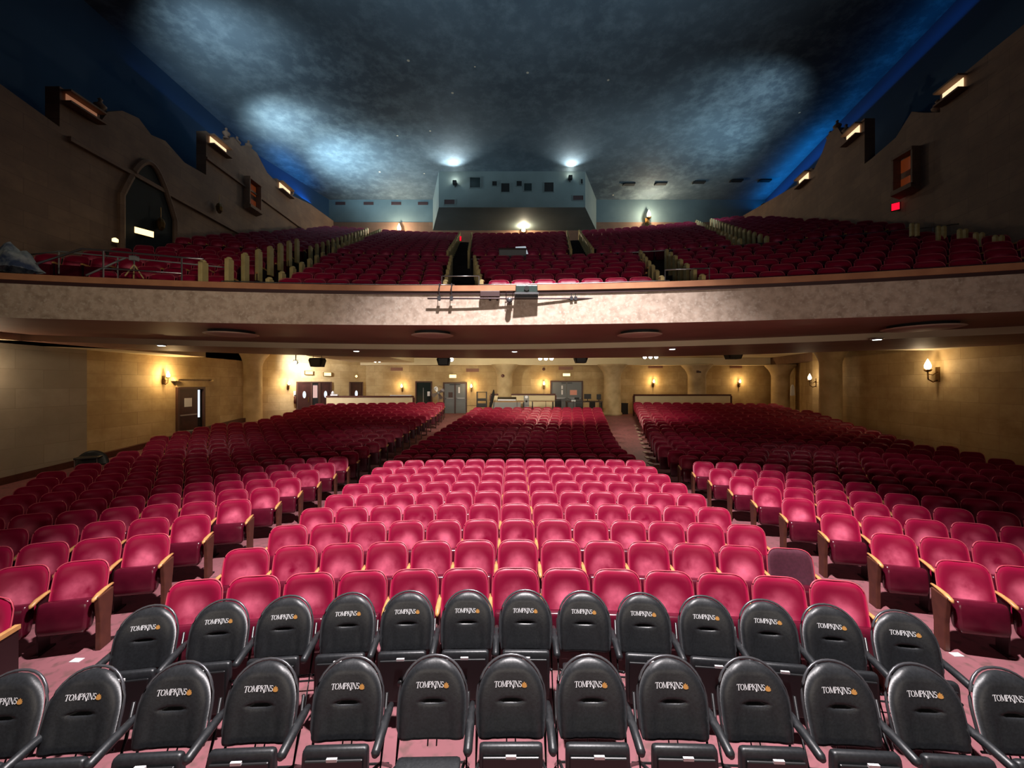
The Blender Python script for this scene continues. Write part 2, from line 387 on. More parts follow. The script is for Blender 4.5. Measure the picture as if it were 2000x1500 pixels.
# upper house
ZC = CAM+14.4
b = MB(); b.add([(-18, -4, ZC), (23, -4, ZC), (23, 31, ZC), (-18, 31, ZC)], [(0, 1, 2, 3)]); b.build('ceiling', M['ceil'], kind='structure')
def skyR(y): return 16.8+.2*(y-15)
thick_wall('wall_sky_left', [(-16.2, -3), (-16.0, 24), (-14.3, 30)], CAM+1.7, ZC, M['blue'], side=1)
thick_wall('wall_sky_right', [(skyR(-3), -3), (skyR(30), 30)], CAM+1.7, ZC, M['blue'], side=-1)
b = MB(); wall_quad(b, (-18, 30), (23, 30), CAM+11.9, CAM+11.9, ZC); b.build('wall_back_upper', M['backup'], kind='structure')
b = MB(); wall_quad(b, (-18, 29.9), (23, 29.9), CAM+6, CAM+6, CAM+12.6); b.quad((-18, 29.9, CAM+12.6), (23, 29.9, CAM+12.6), (23, 30, CAM+12.6), (-18, 30, CAM+12.6))
b.build('wall_back_balcony', M['lowback'], kind='structure')

def facade(name, prof, xf, t, mat):
    """prof: (y, z) outline; xf(y) gives the wall line"""
    n = len(prof); vs = [(xf(y), y, z) for y, z in prof]+[(xf(y)+t, y, z) for y, z in prof]
    b = MB(); b.add(vs, [tuple(range(n))[::-1], tuple(range(n, 2*n))]+[(i, (i+1) % n, (i+1) % n+n, i+n) for i in range(n)], [(p[1], p[2]) for p in vs])
    return b.build(name, mat, kind='structure')
fl = lambda y: XL
leftprof = [(2, CAM+1.2), (2, CAM+9.8), (8.8, CAM+9.6), (9.6, CAM+8.3), (11.8, CAM+7.9), (11.8, CAM+9.15), (12.95, CAM+9.15), (12.95, CAM+8.8), (13.2, CAM+9.35), (13.7, CAM+9.75), (14.3, CAM+9.9),
            (14.8, CAM+9.6), (15.4, CAM+9.75), (16.3, CAM+9.4), (17.45, CAM+9.5), (17.45, CAM+11.5), (18.8, CAM+11.55), (18.8, CAM+11.9), (19.2, CAM+12.35), (19.7, CAM+12.2), (20.2, CAM+12.55), (20.9, CAM+12.6), (21.8, CAM+12.0),
            (22.7, CAM+11.9), (22.7, CAM+12.15), (24.1, CAM+12.25), (24.2, CAM+11.9), (26.5, CAM+12.4), (29.9, CAM+12.7), (29.9, CAM+1.2)]
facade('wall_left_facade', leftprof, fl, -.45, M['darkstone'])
fr = lambda y: XR(y)
rightprof = [(2, CAM+1.2), (2, CAM+9.9), (11.5, CAM+9.9), (13.0, CAM+9.85), (13.0, CAM+9.2), (13.6, CAM+9.6), (14.1, CAM+10.0), (14.8, CAM+9.5), (16.0, CAM+9.4), (16.4, CAM+9.4), (16.4, CAM+11.35), (17.6, CAM+11.45),
             (17.6, CAM+11.2), (18.1, CAM+12.1), (18.7, CAM+12.2), (19.2, CAM+11.6), (19.9, CAM+11.1), (20.1, CAM+11.3), (21.4, CAM+11.4), (21.4, CAM+11.1), (24, CAM+11.6), (29.9, CAM+12.7), (29.9, CAM+1.2)]
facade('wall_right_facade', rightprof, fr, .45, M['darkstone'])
# cornice bands and the dark ogee arch on the left
b = MB(); b.box(XL, XL+.12, 12.0, 29.8, CAM+7.6, CAM+7.75); b.box(XL, XL+.10, 17.4, 29.8, CAM+10.2, CAM+10.3); b.build('trim_5', M['darkstone'], kind='structure')
pts = []
y0, y1, zb, zt = 13.6, 15.75, CAM+4.6, CAM+8.45
for k in range(13):
    t = k/12; pts.append((y0+(y1-y0)*.5*t, zb+2.1+(zt-zb-2.1)*math.sin(t*math.pi/2)))
for k in range(1, 13):
    t = 1-k/12; pts.append((y1-(y1-y0)*.5*t, zb+2.1+(zt-zb-2.1)*math.sin(t*math.pi/2)))
arch = [(y0, zb)]+pts+[(y1, zb)]
b = MB(); b.prism([(XL+.005, y, z) for y, z in arch], (0, 0, 0), (.05, 0, 0)); b.build('door_1', M['black'], kind='structure')
b = MB(); b.tube([(XL+.07, y, z) for y, z in arch], .11, 6); b.build('trim_6', M['darkstone'], kind='structure')
b = MB(); b.box(-16.3, -16.0, 26, 30, CAM+11, ZC); b.build('trim_7', M['blue'], kind='structure')

# lit light slots in the three towers on each side
def slot(side, y0, y1, zt, h, mat, label):
    xf = fl if side < 0 else fr; s = -side; n0 = (xf(y0)+.02*s, xf(y1)+.02*s)
    ym = .5*(y0+y1)
    r = empty('tower_light', (xf(ym), ym, zt-h), label, 'light', 'lit slots in the tower tops')
    b = MB(); d = .30*s
    o = r.location
    def q(y, dx, z): return (xf(y)+dx-o[0], y-o[1], z-o[2])
    zb = zt-h
    # hood: floor, two cheeks and roof standing out from the wall
    for (za, zb2) in ((zt-.06, zt), (zb-.06, zb)):
        vs = [q(y0, 0, za), q(y1, 0, za), q(y1, d, za), q(y0, d, za), q(y0, 0, zb2), q(y1, 0, zb2), q(y1, d, zb2), q(y0, d, zb2)]
        b.add(vs, [(0, 1, 2, 3), (4, 5, 6, 7), (0, 1, 5, 4), (1, 2, 6, 5), (2, 3, 7, 6), (3, 0, 4, 7)])
    b.build('hood', M['darkstone'], r)
    b = MB(); b.add([q(y0+.08, .03*s, zb+.02), q(y1-.08, .03*s, zb+.02), q(y1-.08, .03*s, zt-.08), q(y0+.08, .03*s, zt-.08),
                     q(y0+.08, .05*s, zb+.02), q(y1-.08, .05*s, zb+.02), q(y1-.08, .05*s, zt-.08), q(y0+.08, .05*s, zt-.08)],
                    [(4, 5, 6, 7), (0, 1, 5, 4), (2, 3, 7, 6), (1, 2, 6, 5), (3, 0, 4, 7)]); b.build('lamp_panel', mat, r)
slot(-1, 11.85, 12.9, CAM+9.10, .34, M['g_slotdim'], 'dim orange light slot atop the nearest stone tower on the left side wall')
slot(-1, 17.55, 18.7, CAM+11.45, .42, M['g_slot'], 'bright cream light slot atop the middle tower of the left side wall')
slot(-1, 22.8, 24.05, CAM+12.1, .46, M['g_slot'], 'small bright light slot atop the far tower of the left side wall')
slot(1, 12.1, 12.95, CAM+9.8, .42, M['g_slot'], 'light slot atop the nearest stone tower on the right side wall')
slot(1, 16.55, 17.5, CAM+11.3, .46, M['g_slot'], 'bright light slot atop the middle tower of the right side wall')
slot(1, 20.2, 21.2, CAM+11.25, .46, M['g_slot'], 'small bright light slot atop the far tower of the right side wall')

# balcony stepped floor
steps = [8.9+.8*k for k in range(7)]; upper = [15.4+.8*k for k in range(16)]
lev = []       # (s start, height)
for s in steps: lev.append((s-.35, bal_seat_h(s+.2)))
lev.append((14.15, bal_seat_h(14.0)))
for s in upper: lev.append((s-.35, bal_seat_h(s+.2)))
b = MB(); xx = np.linspace(XL, 16.5, 40)
prev = ZF1-.35
arc_strip(b, lambda x: yF2(x)-.05, prev, lambda x: bal_y(lev[0][0], x), prev, xx)
for i, (s, h) in enumerate(lev):
    s2 = lev[i+1][0] if i+1 < len(lev) else 31.5
    arc_strip(b, lambda x: bal_y(s, x), prev, lambda x: bal_y(s, x), h, xx)
    arc_strip(b, lambda x: bal_y(s, x), h, lambda x: bal_y(s2, x), h, xx); prev = h
b.build('floor_balcony', M['balfloor'], kind='structure')
def bal_floor(s):
    h = ZF1-.35
    for (a, z) in lev:
        if s >= a: h = z
    return h

# ---------------- red theatre seat ----------------
def hw_red(t):                                   # t 0 bottom .. 1 top
    base = .234+.026*math.sin(min(1, t*1.35)*math.pi*.5+.2)-.012*t
    z = t*.54; top = .54; r = .15
    if z > top-r:
        d = (z-(top-r))/r; base -= r*.92*(1-(1-min(1, d)**2.6)**(1/2.6))
    if z < .05: base -= .03*(1-z/.05)
    return base
def pad(hw, zs, us, z0, H, thick, bend, edge, both=True, back=.0):
    vs = []; fs = []; uv = []; nz, nu = len(zs), len(us)
    for side in ((0, 1) if both else (0,)):
        for t in zs:
            w = hw(t)
            for u in us:
                x = u*w; z = z0+t*H; f = edge(u, t)
                y = bend(x, t)+(-thick*f if side == 0 else back*f)
                vs.append((x, y, z)); uv.append((.5+u*.5, t))
    m = nz*nu
    for i in range(nz-1):
        for j in range(nu-1):
            a = i*nu+j; fs.append((a, a+1, a+nu+1, a+nu))
            if both: fs.append((m+a+1, m+a, m+a+nu, m+a+nu+1))
    if both:
        loop = [j for j in range(nu)]+[i*nu+nu-1 for i in range(1, nz)]+[(nz-1)*nu+j for j in range(nu-2, -1, -1)]+[i*nu for i in range(nz-2, 0, -1)]
        for k in range(len(loop)):
            a, c = loop[k], loop[(k+1) % len(loop)]; fs.append((a, m+a, m+c, c))
    return vs, fs, uv
def red_bend(x, t): return -.045*(x/.25)**2-.075*(1-t)-.065*(1-t)**2.2
def red_edge(u, t):
    a = (1-abs(u)**7); bt = min(1, (1-t)/.06)**.5 if t > .94 else 1; return max(.0, a)*bt
def zgrid(n, lo=.0):
    base = [i/(n-1) for i in range(n)]; return [1-(1-t)**1.35 for t in base]
def red_parts(nz, nu):
    us = [math.copysign(abs(u)**.8, u) for u in np.linspace(-1, 1, nu)]
    return pad(hw_red, zgrid(nz), us, .345, .54, .035, red_bend, red_edge, True, .028)
def rim_pts(n=22):
    o = []
    for k in range(n): t = .12+.88*(1-(1-k/(n-1))**1.6); o.append((hw_red(t)*1.0, t))
    P_ = [(-x, red_bend(x, t)-.004, .345+t*.54) for x, t in o]+[(x, red_bend(x, t)-.004, .345+t*.54) for x, t in reversed(o)]
    return P_
def round_box(b, x0, x1, y0, y1, z0, z1, r=.04, n=4):
    """rounded slab: superellipse cross-section in YZ lofted along X with soft ends"""
    cx, cy, cz = (x0+x1)/2, (y0+y1)/2, (z0+z1)/2; hx, hy, hz = (x1-x0)/2, (y1-y0)/2, (z1-z0)/2
    prof = []
    m = 4*n
    for k in range(m):
        a = 2*math.pi*(k+.5)/m; c, s_ = math.cos(a), math.sin(a)
        prof.append((math.copysign(abs(c)**.45, c), math.copysign(abs(s_)**.45, s_)))
    rings = [(-1, .80), (-.97, .93), (-.88, 1), (.88, 1), (.97, .93), (1, .80)]
    vs = []; fs = []; uv = []
    for (u, k) in rings:
        for (a, c) in prof: vs.append((cx+u*hx, cy+a*hy*(1-(1-k)*.6), cz+c*hz*(1-(1-k)*.35))); uv.append((.5+.5*u*.9, .5+.45*c))
    for i in range(len(rings)-1):
        for k in range(m): fs.append((i*m+k, i*m+(k+1) % m, (i+1)*m+(k+1) % m, (i+1)*m+k))
    fs.append(tuple(range(m))[::-1]); fs.append(tuple((len(rings)-1)*m+k for k in range(m)))
    b.add(vs, fs, uv)
def tilt(b, ang, oy, oz, i0=0):
    c, s_ = math.cos(ang), math.sin(ang)
    for i in range(i0, len(b.v)):
        x, y, z = b.v[i]; dy, dz = y-oy, z-oz; b.v[i] = (x, oy+dy*c-dz*s_, oz+dy*s_+dz*c)
ARM = .60
def arm_mesh(b, x):
    pts = [(x, -.05, ARM+.02), (x, -.14, ARM+.028), (x, -.24, ARM+.018), (x, -.30, ARM-.01), (x, -.325, ARM-.04)]
    r = [.016, .023, .027, .025, .012]
    i0 = len(b.v); b.tube(pts, r, 8)
    b.v[i0:] = [(p[0], p[1], ARM+.012+(p[2]-ARM-.012)*.62-.12*(-.05-p[1])) for p in b.v[i0:]]
    return b
def make_red(ends='', worn_sheen='velvet', first=False):
    r = empty('theatre_seat', (0, 0, 0), '', 'theatre seat')
    v, f, u = red_parts(13, 13); b = MB(); b.add(v, f, u); b.build('backrest', M[worn_sheen], r, True)
    b = MB(); b.tube(rim_pts(), .0065, 5); b.build('edge_piping', M['piping'], r, True)
    b = MB(); round_box(b, -.215, .215, -.355, -.225, .19, .565); b.v = [(x, y, z+(.07*(abs(x)/.215)**4 if z < .38 else 0)) for x, y, z in b.v]; tilt(b, -.12, -.29, .2); b.build('seat', M['shell'], r, True)
    b = MB(); arm_mesh(b, .27); b.build('armrest', M['armwood'], r, True)
    b = MB(); b.box(.262, .278, -.24, -.10, .0, ARM); b.box(.24, .30, -.27, -.06, 0, .02); b.build('standard', M['darkmetal'], r)
    for e in ends:
        sx = -1 if e == 'L' else 1; x = .285*sx
        if e == 'L': b = MB(); arm_mesh(b, -.27); b.build('armrest', M['armwood'], r, True)
        b = MB(); poly = [(-.13, 0), (-.28, 0), (-.275, .30), (-.295, ARM-.06), (-.30, ARM-.02), (-.09, ARM), (-.10, .45), (-.13, .25)]
        b.prism([(x-.025, y, z) for y, z in poly], (0, 0, 0), (.05, 0, 0)); b.build('end_panel', M['endwood'], r, bevel=.008)
    return r
protos = {}
def red_instance(kind):
    if kind not in protos:
        e, wn = kind; protos[kind] = make_red(e, wn); bpy.context.view_layer.update(); note(protos[kind]); return protos[kind]
    return copy_tree(protos[kind])

Ledge = [335, 442, 530, 590, 637.5, 671, 703.5, 727.5, 750, 770, 784.5, 801, 817.7, 834, 848, 860.6, 872, 882.7, 892.5, 901, 909.4, 917, 924.3]
Redge = [1682, 1582, 1490, 1423, 1376, 1340, 1307, 1282, 1259, 1240, 1223.5, 1212, 1206, 1200.7, 1195.5, 1191.6, 1189, 1187, 1184.5, 1182, 1179, 1176.7, 1175]
LBin = [40, 222, 338, 416, 494, 548.5, 590, 626, 656.5, 681, 701, 722, 743, 757, 772, 787, 800, 812.5, 823, 832.6, 841, 851, 857, 862, 866, 868]
RBin = [1990, 1817, 1694, 1598, 1523, 1467, 1422, 1383, 1352, 1325.5, 1303, 1283, 1276, 1271, 1266, 1262.5, 1260.5, 1256, 1253, 1251, 1248, 1246, 1243.6, 1241, 1238.5, 1237]
PITCH = .54
seats = []     # (block, row, index, x, y, rot, ends)
def tangent(s, x): return math.atan2(-(x-rowX(s))/rowR(s), 1)
def walk(s, x0, sign, xlim):
    """seat centres along the arc from the inner edge x0 outwards"""
    out = []; x = x0; half = PITCH/2
    x += sign*half*math.cos(tangent(s, x))
    while (x-xlim)*sign < 0 and len(out) < 26:
        out.append(x); x += sign*PITCH*math.cos(tangent(s, x+sign*.27))
    return out
for k in range(26):
    s = 4.18+.75*k
    if k < 23:
        xa, _ = solve_px(s, Ledge[k]); xb_, _ = solve_px(s, Redge[k])
        wd = (xb_-xa+.04)/13
        for i in range(13):
            x = xa-.02+wd*(i+.5); seats.append(('centre', k, i, x, s, 'L' if i == 0 else ('R' if i == 12 else '')))
    xi, yi = solve_px(s, LBin[k])
    if k >= 19: lim = WX([565, 584, 596, 612, 626, 640, 652][k-19], 18.43+.75*(k-19))
    else: lim = -14
    ws = [x for x in walk(s, xi+.02, -1, lim) if k >= 19 or x-.27 > float(np.interp(arc_y(s, x), [6.2, 7, 7.9, 8.65, 9.2, 10, 10.8, 11.6, 12.3, 13.1, 15.2, 17, 20], [-9.3, -9.9, -10.4, -10.8, -11.1, -11.1, -11.45, -11.25, -11.7, -12.2, -12.35, -12.0, -12.0]))]
    for i, x in enumerate(ws): seats.append(('left', k, i, x, s, 'R' if i == 0 else ('L' if i == len(ws)-1 else '')))
    xi, yi = solve_px(s, RBin[k])
    y_ = arc_y(s, 12)
    limr = XR(max(y_, 6))-1.3
    ws = walk(s, xi-.02, 1, limr)
    for i, x in enumerate(ws): seats.append(('right', k, i, x, s, 'L' if i == 0 else ('R' if i == len(ws)-1 else '')))
def vis(x, y):
    if y < .8: return False
    px = 1000+F*x/y; return -40 < px < 2040 and 750+F*(CAM-.55)/y < 1560
inview = [q for q in seats if vis(q[3], arc_y(q[4], q[3])-.1)]
inview.sort(key=lambda q: arc_y(q[4], q[3]))
# rows 1-9 of every block first, nearest first
near = [q for q in inview if q[1] < 9][:300]
if len(near) < 300: near += [q for q in inview if q[1] >= 9][:300-len(near)]
nearset = set((q[0], q[1], q[2]) for q in near)
block_name = {'centre': 'centre block', 'left': 'left block', 'right': 'right block'}
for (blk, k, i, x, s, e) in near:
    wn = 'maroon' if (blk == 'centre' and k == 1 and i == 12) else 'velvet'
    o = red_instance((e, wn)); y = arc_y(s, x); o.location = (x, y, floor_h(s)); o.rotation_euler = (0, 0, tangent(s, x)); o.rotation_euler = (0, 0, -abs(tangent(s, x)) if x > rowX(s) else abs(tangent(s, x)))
    side = 'its left end' if blk == 'centre' else 'the aisle'
    if wn == 'maroon': lb = 'dull maroon covered theatre seat ending the second red row of the centre block'
    elif blk == 'centre': lb = f'red plush theatre seat, centre block, {ORD[k]} row, {ORD[i]} from its left end'
    else: lb = f'red plush theatre seat, {blk} block, {ORD[k]} row, {ORD[i]} from the aisle'
    o['label'] = lb; o['category'] = 'theatre seat'; o['group'] = f'red seats in the {block_name[blk]}'

# the farther seats, balcony included: one object
def low_seat():
    parts = []
    v, f, u = red_parts(6, 6); parts.append((v, f, u, 0))
    b = MB(); b.box(-.222, .222, -.34, -.24, .2, .56); parts.append((b.v, b.f, b.uv, 1))
    b = MB(); b.box(.248, .292, -.32, -.05, ARM-.01, ARM+.03); parts.append((b.v, b.f, b.uv, 2))
    b = MB(); b.box(.258, .282, -.3, -.06, 0, ARM-.01); parts.append((b.v, b.f, b.uv, 3))
    b = MB(); b.tube(rim_pts(9), .007, 4, cap=False); parts.append((b.v, b.f, b.uv, 4))
    return parts
LOW = low_seat()
def mass(name, places, mats, **k):
    V = np.concatenate([np.array(p[0], float) for p in LOW]); U = np.concatenate([np.array(p[2], float) for p in LOW])
    faces = []; mi = []; off = 0
    for p in LOW:
        for f in p[1]: faces.append([i+off for i in f]); mi.append(p[3])
        off += len(p[0])
    tot = np.array([len(f) for f in faces], np.int32); flat = np.array([i for f in faces for i in f], np.int32)
    nV = len(V); n = len(places); allv = np.zeros((n, nV, 3), np.float32)
    for q, (x, y, z, rz) in enumerate(places):
        c, s_ = math.cos(rz), math.sin(rz)
        allv[q, :, 0] = V[:, 0]*c-V[:, 1]*s_+x; allv[q, :, 1] = V[:, 0]*s_+V[:, 1]*c+y; allv[q, :, 2] = V[:, 2]+z
    me = bpy.data.meshes.new(name); me.vertices.add(n*nV); me.vertices.foreach_set('co', allv.ravel())
    L_ = len(flat); me.loops.add(n*L_); me.loops.foreach_set('vertex_index', (np.tile(flat, n)+np.repeat(np.arange(n)*nV, L_)).astype(np.int32))
    me.polygons.add(n*len(faces)); st = np.concatenate([[0], np.cumsum(tot)[:-1]])
    me.polygons.foreach_set('loop_start', (np.tile(st, n)+np.repeat(np.arange(n)*L_, len(faces))).astype(np.int32))
    me.polygons.foreach_set('material_index', np.tile(np.array(mi, np.int32), n))
    me.polygons.foreach_set('use_smooth', np.tile(np.array([m_ in (0, 4) for m_ in mi]), n))
    me.update(calc_edges=True)
    ul = me.uv_layers.new(name='UVMap'); ul.data.foreach_set('uv', np.tile(U[flat], (n, 1)).astype(np.float32).ravel())
    for m_ in mats: me.materials.append(m_)
    me.validate(); o = bpy.data.objects.new(name, me); C.objects.link(o); return tag(o, **k)
far = []
for (blk, k, i, x, s, e) in seats:
    if (blk, k, i) in nearset: continue
    y = arc_y(s, x)
    if y < 1: continue
    px = 1000+F*x/y
    if not (-60 < px < 2060): continue
    if k < 9 and not (px < -20 or px > 2020) and 750+F*(CAM-.55)/y > 1560: continue
    far.append((x, y, floor_h(s), -abs(tangent(s, x)) if x > rowX(s) else abs(tangent(s, x))))
# balcony seats
def bx(pts, s): return float(np.interp(s, [p[0] for p in pts], [p[1] for p in pts]))
aisA = [(8.9, -5.9), (13.7, -7.0)]; aisB = [(8.9, -1.12), (13.7, -1.75)]; aisC = [(8.9, 3.75), (13.7, 4.85)]
aisD = [(15.4, -7.4), (27.4, -9.6)]; aisE = [(15.4, -2.15), (27.4, -3.3)]; aisF = [(15.4, 2.75), (27.4, 4.3)]; aisG = [(15.4, 8.8), (27.4, 12.6)]
posts = []
def bal_row(s, aisles, lo, hi, rowi, half=.42):
    edges = [lo]
    for nm, a in aisles: c = bx(a, s); edges += [c-half, c+half]
    edges.append(hi)
    for j in range(0, len(edges), 2):
        a, c = edges[j], edges[j+1]; n = int((c-a)/PITCH)
        if n < 1: continue
        st = a+((c-a)-n*PITCH)/2
        for i in range(n):
            x = st+PITCH*(i+.5)
            if abs(s-15.4) < .01 and -.65 < x < .75: continue
            ang = (x+1.58)/(35+(s-8.3)*.6)
            far.append((x, bal_y(s+.2, x), bal_floor(s), -ang))
    for nm, a in aisles:
        c = bx(a, s)
        for sd in (-1, 1): posts.append((nm, rowi, sd, c+sd*half, s))
for r_, s in enumerate(steps): bal_row(s, [('A', aisA), ('B', aisB), ('C', aisC)], -11.6 if r_ > 1 else -9.2, XR(s)-2.4, r_)
for r_, s in enumerate(upper): bal_row(s, [('D', aisD), ('E', aisE), ('F', aisF), ('G', aisG)], -12.6, XR(min(s, 24))-1.6, r_)
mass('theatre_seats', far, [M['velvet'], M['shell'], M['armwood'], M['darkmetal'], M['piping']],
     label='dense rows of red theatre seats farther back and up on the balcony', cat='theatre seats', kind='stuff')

# cream end posts along the balcony aisles
pb = MB(); pb.box(-.045, .045, -.09, .09, 0, .80)
for k in range(7):
    a0 = math.pi*k/6; 
cap = MB(); cap.lathe([(.064, .80), (.06, .825), (.035, .848), (.004, .855)], (0, 0, 0), 8)
post0 = None
anm = {'A': 'first lower balcony aisle', 'B': 'second lower balcony aisle', 'C': 'third lower balcony aisle', 'D': 'first upper balcony aisle',
       'E': 'second upper balcony aisle', 'F': 'third upper balcony aisle', 'G': 'fourth upper balcony aisle'}
POSTH = 1.0
def place_post(x, y, z, lb, gp):
    global post0
    if post0 is None:
        post0 = empty('aisle_post', (0, 0, 0), '', 'post'); pb.build('post_board', M['post'], post0, bevel=.01); cap.build('rounded_top', M['post'], post0, True)
        bpy.context.view_layer.update(); note(post0); o = post0
    else: o = copy_tree(post0)
    o.location = (x, y, z); o.scale = (1 if POSTH == 1 else .8, 1 if POSTH == 1 else .4, POSTH); o['label'] = lb; o['category'] = 'post'; o['group'] = gp
for (nm, r_, sd, x, s) in posts:
    lb = f"cream post, {'left' if sd < 0 else 'right'} side of {anm[nm]}, {ORD[r_]} from its foot"
    place_post(x, bal_y(s, x), bal_floor(s)+(.42 if (nm == 'A' and sd < 0) else 0), lb, 'cream end posts along the balcony aisles')
for i, px in enumerate([1786, 1838, 1880, 1912, 1950]):
    y = 9.0+(4-i)*.35; x = WX(px, y)
    for d in (-1, 1):
        POSTH = [.42, .48, .55, .60, .64][i]
        place_post(x+d*.075, y, WZ([470, 480, 492, 504, 514][i], y)+.12, f"narrow {'left' if d < 0 else 'right'} post of the {ORD[i]} pair climbing the right edge of the balcony", 'paired posts at the right end of the balcony')
POSTH = 1.0
place_post(WX(397, 8.2), 8.2, CAM+1.80, 'short cream post standing alone by the left balcony rail', 'cream end posts along the balcony aisles')

# ---------------- black folding chairs ----------------
PH = .445; PZ = .50
def hw_blk(t):
    z = t*PH; R_ = .245; zs = PH-.235
    w = .221+.008*math.sin(min(1, t*2)*math.pi/2)
    if z > zs: d = (z-zs)/.235; w *= max(0.0, 1-min(1, d)**2.15)**(1/2.15)
    if z < .03: w -= .02*(1-z/.03)**2
    return max(w, .004)
def blk_bend(x, t): return -.035*(x/.245)**2-.13*(1-t)
def blk_edge(u, t):
    a = max(0, 1-abs(u)**5)**.6; bt = min(1, (1-t)/.10)**.5 if t > .9 else 1; lo = min(1, t/.05)**.5 if t < .05 else 1
    w = hw_blk(t); x = u*w; z = t*PH
    g = math.exp(-((z-.222)/.0085)**2)*max(0, 1-(x/.072)**4) if abs(x) < .072 else 0
    rec = .16*math.exp(-((abs(x)-.12)/.02)**2)*(1/(1+math.exp((z-.19)/.02)))
    return max(.0, a*bt*lo*(1-.75*g-rec*.9))
def blk_front(x, z):
    t = z/PH; w = hw_blk(t); u = max(-1, min(1, x/w)); return blk_bend(x, t)-.045*blk_edge(u, t)
# serif lettering: strokes as (x0,y0,x1,y1,thickness), unit cap height
GL = {
 'T': (.84, [(.42, 0, .42, 1, .15), (.02, .97, .82, .97, .07), (.03, .97, .03, .78, .05), (.81, .97, .81, .78, .05), (.28, .02, .56, .02, .05)]),
 'O': (.92, None),
 'M': (1.08, [(.12, 0, .16, 1, .06), (.16, 1, .52, .06, .14), (.52, .06, .88, 1, .06), (.88, 1, .94, 0, .15), (.0, .02, .24, .02, .05), (.82, .02, 1.06, .02, .05), (.04, .98, .2, .98, .05), (.86, .98, 1.02, .98, .05)]),
 'P': (.72, None),
 'K': (.86, [(.15, 0, .15, 1, .15), (.03, .02, .28, .02, .05), (.03, .98, .28, .98, .05), (.2, .48, .72, 1, .06), (.34, .6, .86, -.10, .13), (.6, .98, .84, .98, .05)]),
 'I': (.34, [(.15, -.22, .15, 1, .15), (.02, .98, .3, .98, .05), (-.08, -.2, .15, -.22, .06)]),
 'N': (1.0, [(.14, 0, .14, 1, .06), (.14, 1, .80, 0, .15), (.82, -.06, .82, 1, .06), (.02, .02, .27, .02, .05), (.0, .98, .2, .98, .05), (.70, .98, .94, .98, .05)]),
 'S': (.62, None)}
def arcseg(cx, cy, rx, ry, a0, a1, t0, t1, n=12):
    o = []
    for k in range(n):
        a = math.radians(a0+(a1-a0)*k/n); c = math.radians(a0+(a1-a0)*(k+1)/n)
        th = t0+(t1-t0)*abs(math.cos((a+c)/2)); o.append((cx+rx*math.cos(a), cy+ry*math.sin(a), cx+rx*math.cos(c), cy+ry*math.sin(c), th))
    return o
GL['O'] = (.92, arcseg(.44, .5, .36, .46, 0, 360, .05, .15, 18))
GL['P'] = (.72, [(.15, 0, .15, 1, .15), (.03, .02, .30, .02, .05), (.03, .98, .30, .98, .05)]+arcseg(.28, .73, .32, .25, -90, 90, .05, .14, 10))
GL['S'] = (.62, arcseg(.30, .74, .22, .23, 20, 270, .07, .12, 10)+arcseg(.30, .27, .23, .25, 90, -160, .07, .14, 10))
def lettering(x0, zbase, H):
    b = MB(); x = x0
    for ch in 'TOMPKINS':
        adv, st = GL[ch]
        for (ax, ay, cx, cy, th) in st:
            n = 3; dx, dy = cx-ax, cy-ay; l = math.hypot(dx, dy)+1e-9; nx, ny = -dy/l*th/2, dx/l*th/2
            ex, ey = dx/l*.012, dy/l*.012
            pts = []
            for k in range(n+1):
                t = k/n; qx, qy = ax-ex+(dx+2*ex)*t, ay-ey+(dy+2*ey)*t
                for sg in (1, -1):
                    gx, gy = qx+sg*nx, qy+sg*ny; X = x+(gx+.10*gy)*H*.93; Z = zbase+gy*H
                    pts.append((X, blk_front(X, Z)-.0022, PZ+Z))
            b.add(pts, [(2*k, 2*k+2, 2*k+3, 2*k+1) for k in range(n)])
        x += adv*H*.93*.93
    return b, x
def leaf(cx, cz, R_):
    b = MB()
    blades = [(90, 1.0, .34), (55, .92, .30), (125, .92, .30), (22, .85, .26), (158, .85, .26)]
    for (a, l, w_) in blades:
        a = math.radians(a); c, s_ = math.cos(a), math.sin(a); pts = []
        for (t, q) in ((0, 0), (.45, w_/1.3), (.75, w_/1.8), (1, 0), (.75, -w_/1.8), (.45, -w_/1.3)):
            X = cx+R_*l*(t*c-q*s_); Z = cz+R_*(l*(t*s_+q*c))-R_*.35; pts.append((X, blk_front(X, Z)-.0024, PZ+Z))
        b.add(pts, [(0, 1, 2), (0, 2, 3), (0, 3, 4), (0, 4, 5)])
    pts = []
    for k in range(12):
        a = math.pi+math.pi*k/11; X = cx+R_*.75*math.cos(a); Z = cz-R_*.3+R_*.45*math.sin(a); pts.append((X, blk_front(X, Z)-.0024, PZ+Z))
    b.add(pts, [tuple(range(12))])
    return b
